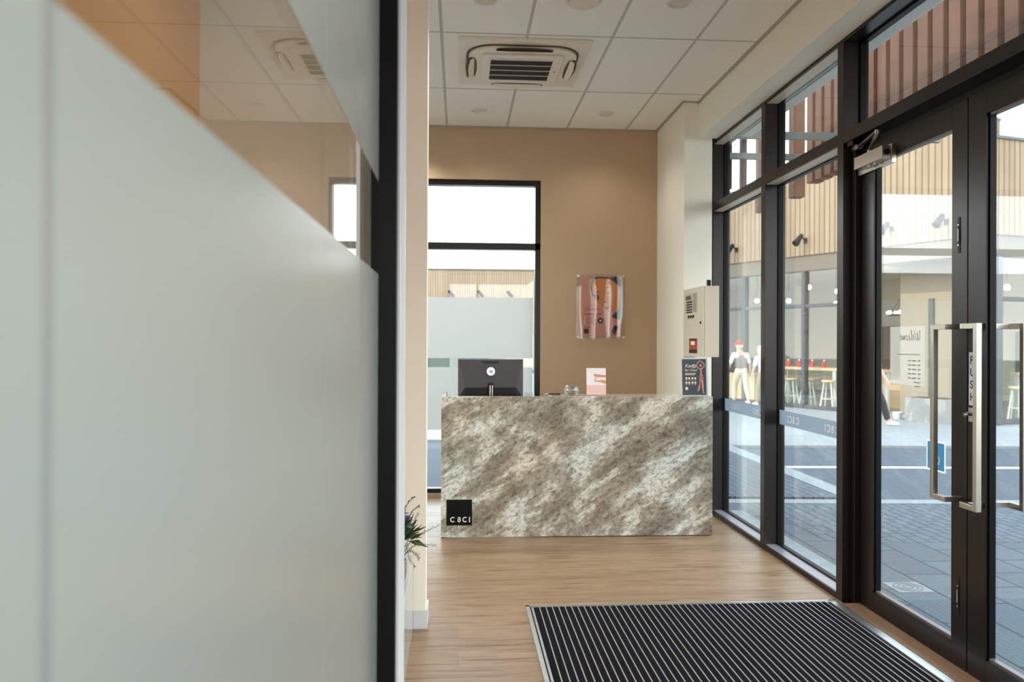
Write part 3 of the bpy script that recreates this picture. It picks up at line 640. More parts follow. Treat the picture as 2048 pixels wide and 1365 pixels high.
# framed poster on the back wall
ps = thing('poster', 'pink beauty poster of a resting face in a clear wall mounted holder', 'poster', (1.41, 7.8, 1.91))
PINK = mat('poster_pink', (196, 132, 116), .5)
bx('print', PINK, ps, -.205, .205, -.022, -.020, -.291, .295)
Mw = face_y(0, -.0221, 0)
def layer(name, m, lst, z):
    bm = nb()
    for pts in lst: prism(bm, pts, .0005, Mw @ Matrix.Translation((0, 0, z)))
    return obj(name, bm, m, ps)
layer('printed_hair', mat('print_hair', (58, 38, 32), .5), [curve_pts([(-.10, .20), (-.085, .275), (-.05, .2945), (.10, .2945), (.2045, .27), (.2045, -.10), (.16, -.12), (.12, -.09), (.19, .0), (.19, .18), (.12, .26), (-.02, .28), (-.07, .26), (-.082, .18), (-.07, .08), (-.085, .12)], 4)], 0)
layer('printed_face', mat('print_amber', (200, 124, 62), .5), [curve_pts([(-.07, .10), (-.085, .19), (-.06, .265), (.0, .285), (.09, .275), (.155, .235), (.19, .16), (.19, .04), (.16, -.03), (.11, -.06), (.05, -.045), (.0, -.01), (-.04, .03)], 4)], .0006)
for _p in [curve_pts([(-.072, .115), (-.04, .125), (-.012, .10), (-.02, .075), (-.035, .06), (-.055, .09)], 3), curve_pts([(.05, .14), (.075, .135), (.11, .16), (.10, .15), (.075, .125)], 3), curve_pts([(-.075, .145), (-.03, .155), (-.01, .14), (-.03, .148)], 3), curve_pts([(.05, .19), (.08, .20), (.12, .19), (.08, .192)], 3), curve_pts([(.03, .045), (.05, .055), (.06, .045), (.045, .04)], 3)]: layer('printed_eye_line', MATS.get('print_brown') or mat('print_brown', (60, 34, 26), .5), [_p], .0012)
layer('printed_lips', mat('print_lip', (150, 62, 48), .5), [curve_pts([(.035, -.02), (.055, .005), (.075, .0), (.10, .01), (.085, -.02), (.06, -.03)], 3)], .0012)
layer('printed_hand', mat('print_hand', (206, 136, 100), .5), [curve_pts([(-.08, .10), (-.068, .10), (-.03, .02), (-.025, -.05), (-.05, -.12), (-.062, -.12), (-.05, -.04), (-.06, .03)], 4), curve_pts([(-.05, .03), (-.035, .04), (.01, .01), (.05, -.02), (.04, -.035), (.0, -.02)], 4)], .0018)
layer('printed_shoulder', mat('print_shoulder', (176, 96, 52), .5), [[(.10, -.29), (.2045, -.29), (.2045, -.17), (.16, -.20)]], .0006)
layer('printed_strap', INK, [curve_pts([(.11, -.25), (.14, -.19), (.175, -.20), (.165, -.24), (.14, -.28)], 3)], .0012)
layer('printed_circle', INK, [arc(0, -.14, .028, 0, 350, 22)], .0018)
layer('printed_square', INK, [[(-.165, -.27), (-.118, -.27), (-.118, -.222), (-.165, -.222)]], .0006)
bm = nb()
stroke(bm, [(-.010, -.134), (.012, -.134)], .005, .0005, Mw @ Matrix.Translation((0, 0, .0024))); stroke(bm, [(-.012, -.146), (.012, -.146)], .006, .0005, Mw @ Matrix.Translation((0, 0, .0024)))
for r in range(4): stroke(bm, arc(-.158, -.100-.021*r, .003, 0, 340, 8), .003, .0005, Mw)
obj('printed_white_marks', bm, WINK, ps)
bm = nb()
stroke(bm, curve_pts([(-.155, -.02), (-.15, -.01), (-.152, -.05)]), .004, .0005, Mw); stroke(bm, curve_pts([(-.14, -.03), (-.12, -.02), (-.10, -.035), (-.08, -.02), (-.06, -.035), (-.04, -.018), (-.015, -.035)], 5), .006, .0005, Mw @ Matrix.Translation((0, 0, .0024)))
stroke(bm, [(-.16, -.075), (.015, -.075)], .009, .0005, Mw); 
for r in range(5): stroke(bm, [(-.145, -.100-.017*r), (-.145+.09*(1-.1*(r % 2)), -.100-.017*r)], .004, .0005, Mw)
stroke(bm, [(-.162, -.207), (-.10, -.207)], .006, .0005, Mw)
obj('printed_text', bm, mat('print_plum', (116, 62, 58), .5), ps)
k = NT('wavy_acrylic'); k.t.nodes.remove(k.b); o_ = k.t.nodes['Material Output']
tr = k.n('ShaderNodeBsdfTransparent'); gl = k.n('ShaderNodeBsdfGlossy'); gl.inputs['Roughness'].default_value = .02
tcn = k.n('ShaderNodeTexCoord'); nz_ = k.n('ShaderNodeTexNoise'); nz_.inputs['Scale'].default_value = 3; mp_ = k.n('ShaderNodeMapping'); mp_.inputs['Scale'].default_value = (1, 1, .3); k.l(tcn.outputs['Object'], mp_.inputs[0]); k.l(mp_.outputs[0], nz_.inputs['Vector'])
bp_ = k.n('ShaderNodeBump'); bp_.inputs['Strength'].default_value = .16; bp_.inputs['Distance'].default_value = .012; k.l(nz_.outputs['Fac'], bp_.inputs['Height']); k.l(bp_.outputs[0], gl.inputs['Normal'])
mx_ = k.n('ShaderNodeMixShader'); mx_.inputs[0].default_value = .045; k.l(tr.outputs[0], mx_.inputs[1]); k.l(gl.outputs[0], mx_.inputs[2]); k.l(mx_.outputs[0], o_.inputs[0])
bx('acrylic_cover', k.m, ps, -.246, .250, -.030, -.027, -.325, .325)
for sx_, sz_ in ((-1, 1), (1, 1), (-1, -1), (1, -1)):
    bm = nb(); Mq = face_y(sx_*.232+.002, 0, sz_*.308); lathe(bm, [(.009, 0), (.009, .033), (.012, .034), (.012, .038), (.002, .040)], n=14, M=Mq); obj('standoff', bm, ALU, ps, smooth='auto')
# ------------------------------------------------------------------ ceiling fittings
ac = thing('air_conditioner', 'square white ceiling air conditioning cassette with dark grille', 'air conditioner', (.459, 5.978, H))
ACW = mat('ac_white', (228, 216, 200), .5)
def rrect(w, r, n=8):
    pts = []
    for cx, cy, a in ((w-r, w-r, 0), (-w+r, w-r, 90), (-w+r, -w+r, 180), (w-r, -w+r, 270)): pts += arc(cx, cy, r, a, a+90, n)
    return pts
bx('panel', ACW, ac, -.475, .475, -.475, .475, -.028, 0, bevel=.006)
bm = nb(); prism(bm, rrect(.415, .20), .006, Matrix.Translation((0, 0, -.0345))); obj('groove', bm, mat('ac_groove', (96, 74, 54), .7), ac)
bm = nb(); prism(bm, rrect(.400, .19), .024, Matrix.Translation((0, 0, -.0520))); obj('fascia', bm, ACW, ac, bevel=.006)
bm = nb()
prism(bm, rrect(.30, .04), .012, Matrix.Translation((0, 0, -.0645))); gp = obj('grille_panel', bm, ACW, ac, bevel=.003)
bx('grille_recess', DARK, gp, -.235, .225, -.22, .22, -.0655, -.0646)
bm = nb()
for i in range(1, 46): box(bm, -.235+i*.01-.0016, -.235+i*.01+.0016, -.22, .22, -.0685, -.0656)
obj('grille_slats', bm, mat('grille_brown', (70, 54, 42), .6), gp)
bm = nb()
for j in range(5): box(bm, -.237, .227, -.223+j*.11, -.217+j*.11, -.071, -.0656)
obj('grille_ribs', bm, ACW, gp)
bm = nb(); tube(bm, [(.262, .02, -.068), (.262, .02, -.0645)], .006, 10); obj('sensor', bm, BLACKP, gp)
for q in range(4):
    Mr = Matrix.Rotation(q*math.pi/2, 4, 'Z') @ Matrix.Translation((0, -.372, -.056))
    lens = curve_pts([(-.20, -.004), (-.17, .018), (0, .026), (.17, .018), (.20, -.004), (.17, -.022), (0, -.034), (-.17, -.022), (-.20, -.004)], 3)[:-1]
    bm = nb(); prism(bm, [(x*1.04, y*1.45) for x, y in lens], .004, Mr @ Matrix.Translation((0, 0, .0015))); obj('outlet', bm, MATS['ac_groove'], ac)
    bm = nb(); prism(bm, lens, .004, Mr @ Matrix.Rotation(math.radians(28), 4, 'X') @ Matrix.Translation((0, 0, -.006))); obj('louvre', bm, ACW, ac, bevel=.001)
def downlight(x, y, label, r=.075, power=31):
    t = thing('downlight', label, 'downlight', (x, y, H), 0, 'round recessed ceiling downlights')
    bm = nb(); lathe(bm, [(r-.012, 0), (r, 0), (r, -.008), (r-.006, -.016), (r-.014, -.016), (r-.018, -.004)], n=32, close=False); obj('bezel', bm, MATS.get('bezel_cream') or mat('bezel_cream', (222, 214, 200), .7, spec=.2), t, smooth='auto')
    bm = nb(); lathe(bm, [(r-.020, -.001), (r-.022, -.003), (.002, -.004)], n=28); obj('diffuser', bm, (MATS.get('diffuser_off') or mat('diffuser_off', (206, 196, 180), .7, spec=.2)), t, smooth=True)
    sl = bpy.data.lights.new('downlight_fill', 'SPOT'); sl.energy = power; sl.spot_size = math.radians(125); sl.spot_blend = .8; sl.shadow_soft_size = .05; sl.color = (1, .95, .88)  # spot added as room fill; the diffuser disc itself stays unlit
    so = bpy.data.objects.new('lamp', sl); COL.objects.link(so); so.parent = t; so.location = (0, 0, -.03)
    return t
downlight(.172, 7.246, 'small round downlight left of centre by the end wall', power=5)
downlight(1.365, 7.244, 'small round downlight right of centre by the end wall', power=5)
downlight(1.372, 4.846, 'round downlight at top edge nearest the shop front', .078)
downlight(.157, 4.888, 'round downlight at top edge above left side of the room', .078)
downlight(.157, 2.48, 'unseen downlight added above the partition post', .078, 3); downlight(1.372, 2.44, 'unseen downlight added above the entrance mat', .078)  # these and the next four are out of view, added to brighten the room
downlight(.157, .2, 'unseen downlight added at the near end on the left', .078); downlight(1.372, .1, 'unseen downlight added at the near end on the right', .078)
downlight(.157, -2.2, 'unseen downlight added in the near part of the room on the left', .078); downlight(1.372, -2.2, 'unseen downlight added in the near part of the room on the right', .078)
for yq in (3.3, 1.2, -.9): downlight(-.85, yq, 'unseen downlight added behind the glass partition at %s' % {3.3: 'its far end', 1.2: 'its middle', -.9: 'its near end'}[yq], .078, 2 if yq > 3 else 18)  # added out of view to light the ochre wall behind the glass
downlight(-.60, 7.32, 'round downlight behind the cream wall end on the left', .078, 34)
sp_ = thing('ceiling_diffuser', 'large round white ceiling diffuser at the top edge of the view', 'ceiling diffuser', (.772, 4.87, H))
bm = nb(); lathe(bm, [(.095, 0), (.118, 0), (.118, -.004), (.104, -.012), (.094, -.006)], n=40); obj('ring', bm, MATS['bezel_cream'], sp_, smooth='auto')
bm = nb(); lathe(bm, [(.085, -.006), (.098, -.014), (.096, -.024), (.080, -.030), (.002, -.032)], n=40); obj('disc', bm, ACW, sp_, smooth='auto')
# ------------------------------------------------------------------ bench and flowers
bn = thing('bench', 'low white gloss bench behind the partition post', 'bench', (-.50, 3.33, 0))
bx('body', WHITE, bn, -.26, .257, -.90, .918, .0, .372, bevel=.001); bx('top', mat('bench_top', (196, 206, 216), .12, coat=.6), bn, -.26, .259, -.90, .918, .374, .394, bevel=.001)
vz = thing('flower_vase', 'bouquet of green sprigs and purple flowers in a vase on the white bench', 'flowers', (-.292, 3.80, .394))
bm = nb(); lathe(bm, [(.030, 0), (.038, .01), (.045, .05), (.042, .10), (.040, .105), (.036, .098), (.040, .05), (.03, .012), (.002, .01)], n=24); obj('vase', bm, mat('vase_clay', (150, 128, 110), .5), vz, smooth=True)
GR1 = mat('leaf_dark', (44, 66, 40), .5, noise=(30, (70, 96, 52), .3, .7)); GR2 = mat('leaf_sage', (112, 136, 92), .5); PUR = mat('petal_purple', (84, 70, 110), .6, noise=(60, (120, 120, 170), .3, .7))
def leafq(bm, p, d, L, w, up=Vector((0, 0, 1))):
    d = d.normalized(); s = d.cross(up)
    if s.length < .05: s = d.cross(Vector((1, 0, 0)))
    s.normalize(); u = s.cross(d)
    q = [p, p+d*L*.4+s*w/2+u*w*.12, p+d*L, p+d*L*.4-s*w/2+u*w*.12, p+d*L*.4-u*w*.1]
    v = [bm.verts.new(x) for x in q]; bm.faces.new((v[0], v[1], v[4])); bm.faces.new((v[1], v[2], v[4])); bm.faces.new((v[2], v[3], v[4])); bm.faces.new((v[3], v[0], v[4]))
rnd = random.Random(3)
def sprig(ctrl, m, lw, ll, step=.006, name='sprig'):
    bm = nb(); pts = [Vector(p) for p in curve_pts3(ctrl)]
    tube(bm, pts, [.0022-.0014*i/len(pts) for i in range(len(pts))], 5)
    for i in range(6, len(pts)-1):
        t = (pts[i+1]-pts[i-1]).normalized()
        for kq in range(3):
            r = Vector((rnd.uniform(-1, 1), rnd.uniform(-1, 1), rnd.uniform(-1, 1))); r = (r-t*r.dot(t)).normalized()
            leafq(bm, pts[i], (r+t*.7), ll*rnd.uniform(.7, 1.2), lw)
    obj(name, bm, m, vz)
def curve_pts3(ctrl, n=10):
    out = []; c = [Vector(p) for p in ctrl]
    for i in range(len(c)-1):
        p0 = c[max(i-1, 0)]; p1 = c[i]; p2 = c[i+1]; p3 = c[min(i+2, len(c)-1)]
        for j in range(n):
            t = j/n; out.append(.5*((2*p1)+(p2-p0)*t+(2*p0-5*p1+4*p2-p3)*t*t+(3*p1-p0-3*p2+p3)*t**3))
    out.append(c[-1]); return out
for ctrl in ([(0, 0, .08), (.06, -.02, .19), (.12, -.03, .235), (.20, -.04, .275)], [(0, 0, .08), (.07, -.03, .17), (.12, -.04, .185), (.185, -.05, .18)], [(0, 0, .08), (.05, -.03, .15), (.09, -.05, .145), (.105, -.05, .12)],
             [(0, 0, .1), (.05, -.02, .20), (.07, -.03, .27), (.10, -.03, .33)], [(0, 0, .1), (.04, -.05, .18), (.06, -.08, .13), (.09, -.1, .095)]):
    sprig(ctrl, GR2, .003, .017)
for ctrl in ([(0, 0, .1), (.02, -.02, .3), (.05, -.02, .38), (.085, -.03, .41)], [(0, 0, .1), (.04, -.02, .27), (.07, -.03, .34), (.105, -.03, .365)]):
    sprig(ctrl, GR1, .004, .012)
bm = nb()
for i in range(90):
    a = rnd.uniform(0, 6.28); el = rnd.uniform(-.1, 1.3); d = Vector((math.cos(a)*math.cos(el), math.sin(a)*math.cos(el), math.sin(el))); p = Vector((0, 0, .18))+d*rnd.uniform(.02, .075)+Vector((.020,-.03,.02))
    leafq(bm, p, d+Vector((0, 0, rnd.uniform(-.5, .4))), rnd.uniform(.05, .095), rnd.uniform(.022, .040))
obj('foliage', bm, GR1, vz)['kind'] = 'stuff'
def bloom(c, r, m, n=14, name='flower'):
    bm = nb(); c = Vector(c)
    for i in range(n):
        a = i*2.4; el = .1+1.2*i/n; d = Vector((math.cos(a)*math.cos(el), math.sin(a)*math.cos(el), math.sin(el))); leafq(bm, c, d, r, r*.75)
    obj(name, bm, m, vz)
bloom((.015, -.06, .335), .045, PUR); bloom((.045, -.05, .30), .035, PUR, 10); bloom((.055, -.05, .265), .025, mat('petal_blue', (150, 165, 205), .6), 10)
bloom((.012, -.075, .10), .045, mat('petal_green', (176, 184, 140), .6), 8); bloom((.004, -.09, .095), .02, mat('petal_wine', (110, 30, 40), .6), 8)
bm = nb(); tube(bm, [(.02, -.04, .2), (.06, -.05, .235), (.085, -.05, .238)], [.004, .005, .006], 8); obj('seed_pod', bm, mat('pod_brown', (52, 34, 30), .6), vz, smooth=True)
# ------------------------------------------------------------------ outdoors
def cw(xc, d): return (xc*math.cos(YAW)+d*math.sin(YAW), -xc*math.sin(YAW)+d*math.cos(YAW))
def gquad(bm, pts, z0, z1): prism(bm, pts, z1-z0, Matrix.Translation((0, 0, z0)))
bm = nb(); box(bm, -60, 80, -30, 90, -.12, -.045)
struct('road', 'shaded asphalt street outside the shop front', bm, ASPH)
a, b = cw(-20, 7.62), cw(40, 7.62)
bm = nb(); gquad(bm, [(2.445, -12), (30, -12), b, (2.60, 7.62+.0), (2.445, 7.62)], -.045, -.012)
bm.faces.ensure_lookup_table()
struct('footpath', 'grey rectangular paving outside the entrance', bm, PAVE)
bm = nb(); gquad(bm, [(2.66, 7.80), (3.86, 7.72), (3.95, 17.5), (2.66, 17.5)], -.045, -.012); gquad(bm, [cw(2.5, 6.15), cw(30, 6.15), cw(30, 7.62), cw(2.3, 7.62)], -.0118, -.0105)
struct('footpath_strip', 'bands of smaller grey pavers along the kerb and beside the shop front', bm, paver('small_paving', .2, .1, (84, 92, 98), (94, 100, 106), (26, 30, 36)))
bm = nb(); gquad(bm, [cw(-.9+3, 7.62), cw(30, 7.62), cw(30, 7.80), cw(-.9+3, 7.80)], -.045, -.004)
gquad(bm, [(3.87, 7.7), (4.10, 7.7), (4.22, 17.5), (3.96, 17.5)], -.045, -.006)
struct('kerb', 'pale concrete kerbs edging the paving', bm, CONC)
bm = nb(); box(bm, 2.446, 2.60, -4, 7.03, -.02, .012)
struct('shopfront_plinth', 'pale concrete strip under the outside of the shop front', bm, CONC)
bm = nb(); gquad(bm, [cw(3.2, 10.02), cw(30, 10.02), cw(30, 10.14), cw(3.2, 10.14)], -.045, -.040)
struct('road_marking', 'thin white painted line across the street', bm, PAINTW)
bm = nb(); gquad(bm, [cw(1.5, 11.95), cw(40, 11.95), cw(40, 12.5), cw(1.5, 12.5)], -.045, -.005); gquad(bm, [cw(-2, 12.5), cw(40, 12.5), cw(40, 40), cw(-2, 40)], -.045, -.008)
struct('far_footpath', 'pale footpath in front of the cafe building', bm, mat('sunny_paving', (132, 130, 126), .85, noise=(4, (142, 139, 134), .3, .7)))
fd_ = thing('floor_drain', 'square pale drain cover with round rings set in the paving', 'drain', (2.87, 4.83, -.012))
bx('cover', CONC, fd_, -.115, .115, -.10, .10, 0, .003)
bm = nb()
for r in (.03, .06, .085): stroke(bm, arc(0, 0, r, 0, 360, 28), .006, .0015, Matrix.Translation((0, 0, .003)))
obj('rings', bm, GRAP, fd_)
# hanging timber screen
sc_ = thing('timber_screen', 'hanging screen of rust brown vertical timber battens outside the doors', 'timber screen', (4.3, 4, 3.54))
bx('backing', RUSTD, sc_, .13, .16, -9, 5.45, .02, 1.9)
bx('top_beam', GRAP, sc_, -.06, .2, -9, 7.3, 1.9, 2.1)
i = 0; y = 5.95
rn = random.Random(5)
ys = [5.95, 5.42] + [5.42-.235*j for j in range(1, 48)]
for y in ys:
    bx('batten', RUST, sc_, -.02, .13, y-.155, y, -.01 if y < 5.5 else -.10, 1.9)
for y in (6.5, 7.1): bx('batten', RUSTD, sc_, -.02, .10, y-.12, y, -.10, 1.9)
for j, (yy_, zz) in enumerate(((8.15, 3.74), (9.45, 3.83))):
    bm = nb(); box(bm, 2.60, 5.2, yy_, yy_+.06, zz, zz+.075)
    tag(obj('canopy_beam', bm, mat('beam_grey%d' % j, (120, 118, 112), .5)), ('nearer grey horizontal canopy beam seen through the upper windows', 'farther and lower looking grey canopy beam seen through the upper windows')[j], 'beam', 'canopy beams')
for j, (x_, y_) in enumerate(((3.27, 9.47), (3.49, 9.47))):
    bm = nb(); box(bm, x_, x_+(.10 if j == 0 else .07), y_+.04, y_+.12, 3.47, 5.2)
    tag(obj('canopy_post', bm, RUSTD), ('dark hanging post left in the far upper window', 'dark hanging post right in the far upper window')[j], 'post')
# our building's own roof mass above and to the left (casts the street shade), plus an unseen wing added to shade the road
bm = nb(); box(bm, -8, 2.6, -14, 8.0, 3.76, 5.3); box(bm, -8, -1.61, -14, 4.4, -.04, 3.76); box(bm, 1.9, 2.44, 8.01, 11.0, -.04, 5.3); struct('roof', 'roof and neighbouring rooms of this building, with an added shading wing', bm, WALLC)
# ------------------------------------------------------------------ cafe building across the street
C0 = Vector((10.19, 14.35, 0)); ang_l = math.atan2(6.22, -3.09)
def frame_at(o, ang): return Matrix.Translation(o) @ Matrix.Rotation(ang, 4, 'Z')
cf = thing('cafe_building', 'cafe building across the street with tan batten cladding above glass', 'building', C0, ang_l)
# local x = along left face away from the corner, local y>0 = towards us, so the interior is y<0 ... sign checked below
el = Vector((math.cos(ang_l), math.sin(ang_l), 0)); nl = Vector((-math.sin(ang_l), math.cos(ang_l), 0))
SGN = 1 if nl.dot(Vector((-1, -1, 0))) > 0 else -1      # +1: local +y faces us
def cb(name, m, x0, x1, n0, n1, z0, z1, par=cf, **k):
    """n measured towards the street"""
    a, b = sorted((SGN*n0, SGN*n1)); return bx(name, m, par, x0, x1, a, b, z0, z1, **k)
bm = nb(); a_, b_ = sorted((SGN*-.25, 0)); prism(bm, [(0, 3.67), (12, 3.67), (12, 5.25), (8, 5.45), (0, 5.86)], b_-a_, Matrix.Translation((0, b_, 0)) @ Matrix.Rotation(math.pi/2, 4, 'X')); obj('cladding', bm, TAN, cf)
bm = nb(); prism(bm, [(0, 5.86), (8, 5.45), (12, 5.25), (12, 5.31), (8, 5.51), (-.02, 5.92)], .30, Matrix.Translation((0, b_+.03, 0)) @ Matrix.Rotation(math.pi/2, 4, 'X')); obj('parapet_cap', bm, GRAP, cf)
cb('fascia_beam', mat('beam_taupe', (104, 94, 80), .6), 0, 12, -.25, -.04, 3.30, 3.67)
CREAM = mat('cream_render', (152, 138, 118), .85)
cb('rendered_wall', CREAM, .55, 2.55, -1.2, -1.0, 0, 3.30); cb('soffit', MATS['beam_taupe'], .1, 2.6, -1.2, -.25, 3.30, 3.36)
cb('corner_column', GRAP, -.06, .10, -.25, -.05, 0, 3.30)
cb('wall_slot', mat('slot_grey', (92, 88, 82), .7), 1.75, 1.87, -1.0, -.96, .0, 2.55)
for x in (2.55, 4.4, 6.3, 8.2, 10.1, 11.9): cb('mullion', GRAP, x, x+.09, -.20, -.05, .02, 3.30)
cb('mullion', GRAP, .47, .55, -.2, -.05, .02, 3.3)
cb('transom', GRAP, 2.6, 12, -.18, -.07, 2.42, 2.50); cb('sill_rail', GRAP, 2.6, 12, -.2, -.05, 0, .08)
cb('shop_glass', GLASS, 2.6, 12, -.14, -.13, .08, 3.30); cb('shop_glass', GLASS, .1, .47, -.14, -.13, .02, 3.30)
cb('interior_floor', mat('cafe_floor', (150, 142, 130), .6), 0, 12, -7, -.25, -.04, .01)
cb('interior_wall', mat('cafe_wall', (190, 180, 160), .8), 0, 12, -7.1, -7.0, 0, 3.6); cb('interior_wall', mat('cafe_wall2', (170, 166, 154), .8), 12, 12.1, -7, 0, 0, 3.6)
cb('interior_ceiling', mat('cafe_ceiling', (196, 190, 178), .8), 0, 12, -7, -.25, 3.5, 3.6)
cb('dark_panel', mat('cafe_dark', (84, 74, 62), .8), 2.2, 3.1, -6.99, -6.9, .6, 1.9); cb('dark_panel', mat('cafe_brown', (110, 84, 62), .8), 6.4, 7.3, -6.99, -6.9, .6, 2.1)
# right face
ang_r = math.atan2(.282, 1.021)
cr = thing('cafe_side', None, None, (0, 0, 0)); 
MR = Matrix.Rotation(-ang_l, 4, 'Z') @ Matrix.Rotation(ang_r, 4, 'Z')
cr.parent = cf; cr.matrix_local = MR; cr.name = 'side_facade'
def rb(name, m, x0, x1, n0, n1, z0, z1): return bx(name, m, cr, x0, x1, n0, n1, z0, z1)   # +n goes away from the street
rb('cladding', TAN, 0, 9, 0, .25, 3.67, 5.52); rb('parapet_cap', GRAP, 0, 9, -.03, .27, 5.52, 5.58); rb('fascia_beam', MATS['beam_taupe'], 0, 9, .04, .25, 3.26, 3.67)
for x in (.25, 2.2, 4.2, 6.2): rb('mullion', GRAP, x, x+.09, .05, .2, .02, 3.26)
rb('transom', GRAP, 0, 9, .07, .18, 2.40, 2.48); rb('sill_rail', GRAP, 0, 9, .05, .2, 0, .08); rb('shop_glass', GLASS, 0, 9, .13, .14, .08, 3.26)
# wall lamps on the cladding
def wall_lamp(parent_pt, ang, label, group='wall lamps on the tan cladding'):
    t = thing('wall_lamp', label, 'wall lamp', parent_pt, ang, group)
    bm = nb(); tube(bm, [(0, 0, 0), (0, SGN*.18, .10)], .018, 8); obj('arm', bm, BLACKP, t)
    bm = nb(); tube(bm, [(0, SGN*.14, .12), (0, SGN*.36, -.10)], [.05, .085], 12); obj('shade', bm, BLACKP, t, smooth='auto')
    bm = nb(); box(bm, -.05, .05, *sorted((0, SGN*.02)), -.06, .06); obj('wall_plate', bm, BLACKP, t)
for s_, lb_ in ((6.53, 'black wall lamp farthest left on the cafe cladding'), (4.33, 'black wall lamp above the cafe tables'), (2.1, 'black wall lamp above the cream rendered wall'), (.9, 'black wall lamp nearest the cafe corner')):
    wall_lamp(C0+el*s_+Vector((0, 0, 4.02)), ang_l, lb_)
# cafe furniture, placed in the building frame
def cpt(x, n, z=0): return C0+el*x+nl*SGN*n+Vector((0, 0, z))
PINE = mat('pale_pine', (214, 184, 140), .6); PALE = mat('pale_paint', (206, 202, 190), .6)
def hi_table(x, n, L, label):
    t = thing('high_table', label, 'table', cpt(x, n), ang_l)
    bx('tabletop', PINE, t, -L/2, L/2, -.3, .3, .90, .96)
    for sx_ in (-L/2+.1, L/2-.1):
        for sy_ in (-.24, .24): bx('leg', PALE, t, sx_-.04, sx_+.04, sy_-.04, sy_+.04, .0, .90)
    bx('shelf_board', PINE, t, -L/2+.15, L/2-.15, -.25, -.21, .66, .74)
    return t
hi_table(4.9, -.9, 2.0, 'high pine table inside cafe window left of the mullion'); hi_table(3.25, -.8, .9, 'short high pine table inside cafe window right of the mullion'); hi_table(-0.9+1.1, -2.2, .9, 'small high table near the cafe corner')
jars = [(5.6, -.9), (5.25, -.9), (4.85, -.9), (4.5, -.9), (3.5, -.8), (3.1, -.8)]
jl = ['red sauce bottle farthest left on the long cafe table', 'second red sauce bottle from the left on the long cafe table', 'third red sauce bottle from the left on the long cafe table', 'red sauce bottle at right end of the long cafe table', 'left red sauce bottle on the short cafe table', 'right red sauce bottle on the short cafe table']
REDP = mat('red_plastic', (214, 70, 52), .4)
for (x, n_), l_ in zip(jars, jl):
    t = thing('sauce_bottle', l_, 'bottle', cpt(x, n_, .96), 0, 'red sauce bottles in the cafe')
    bm = nb(); lathe(bm, [(.05, 0), (.055, .01), (.055, .12), (.02, .16), (.014, .16)], n=14); obj('body', bm, REDP, t, smooth='auto'); bm = nb(); lathe(bm, [(.02, .16), (.006, .20), (.003, .201)], n=10); obj('nozzle', bm, WINK, t)
def stool(x, n_, label, m=PALE):
    t = thing('bar_stool', label, 'stool', cpt(x, n_), ang_l+.3, 'stools in the cafe')
    bm = nb(); lathe(bm, [(.16, .64), (.17, .66), (.16, .69), (.01, .69)], n=20); obj('seat', bm, PINE, t, smooth='auto')
    for a in range(4):
        ca, sa = math.cos(a*math.pi/2+.78), math.sin(a*math.pi/2+.78); bm = nb(); tube(bm, [(ca*.11, sa*.11, .65), (ca*.21, sa*.21, 0.01)], .02, 8); obj('leg', bm, m, t)
    bm = nb()
    pts = [(.18*math.cos(q*math.pi/6), .18*math.sin(q*math.pi/6), .25) for q in range(13)]; tube(bm, pts, .01, 6); obj('foot_ring', bm, m, t)
for i_, (x, n_) in enumerate(((5.7, -.42), (5.1, -.42), (4.6, -.42), (3.9, -.30), (6.2, -1.6), (.3, -1.5))):
    stool(x, n_, ('pale stool at left end of the long cafe table', 'pale stool at middle of the long cafe table', 'pale stool by the cafe mullion', 'pale stool at the short cafe table', 'pale stool far left inside the cafe', 'pale stool inside the cafe corner')[i_])
t = thing('service_counter', 'pale wooden service counter inside the cafe', 'counter', cpt(2.9, -2.2), ang_l); bx('body', PINE, t, -.55, .7, -.3, .3, 0.01, .62); bx('top', PALE, t, -.6, .75, -.35, .35, .62, .66)
t = thing('wooden_crate_table', 'low wooden cabinet behind the walking people', 'cabinet', cpt(7.0, -.9), ang_l); bx('body', PINE, t, -.5, .5, -.25, .25, 0.01, .7); bx('top', PINE, t, -.52, .52, -.27, .27, .7, .74)
BULB = mat('bulb_glow', (255, 240, 210), .3, emit=((255, 232, 190), 12))
for i_, (x, n_, z_) in enumerate(((7.2, -1.5, 2.75), (6.1, -1.5, 2.70), (5.2, -1.2, 3.0), (4.35, -1.2, 2.85), (5.0, -2.0, 2.6), (3.6, -1.0, 3.05), (.25, -1.0, 2.7))):
    t = thing('pendant_lamp', ('leftmost glowing pendant bulb in the cafe', 'pendant bulb right of the leftmost one in the cafe', 'pendant bulb high above the long cafe table', 'pendant bulb left of the cafe mullion', 'lowest pendant bulb above the long cafe table', 'pendant bulb right of the cafe mullion', 'pendant bulb at the cafe corner')[i_], 'pendant lamp', cpt(x, n_, z_), 0, 'pendant bulbs in the cafe')
    bm = nb(); bmesh.ops.create_icosphere(bm, subdivisions=2, radius=.06); obj('bulb', bm, BULB, t, smooth=True)
    bm = nb(); tube(bm, [(0, 0, .05), (0, 0, 3.5-z_)], .008, 6); obj('cord', bm, BLACKP, t)
t = thing('chandelier', 'ring chandelier of small warm bulbs inside the cafe', 'chandelier', cpt(3.05, -1.9, 2.25))
bm = nb(); tube(bm, [(.35*math.cos(q*math.pi/8), .35*math.sin(q*math.pi/8), 0) for q in range(17)], .02, 6); obj('ring', bm, BLACKP, t)
for q in range(8):
    bm = nb(); bmesh.ops.create_icosphere(bm, subdivisions=1, radius=.045, matrix=Matrix.Translation((.35*math.cos(q*math.pi/4), .35*math.sin(q*math.pi/4), .05))); obj('bulb', bm, BULB, t, smooth=True)
bm = nb(); tube(bm, [(0, 0, .0), (0, 0, 1.24)], .01, 6)
for q in range(4): tube(bm, [(.35*math.cos(q*math.pi/2), .35*math.sin(q*math.pi/2), 0), (0, 0, .5)], .006, 5)
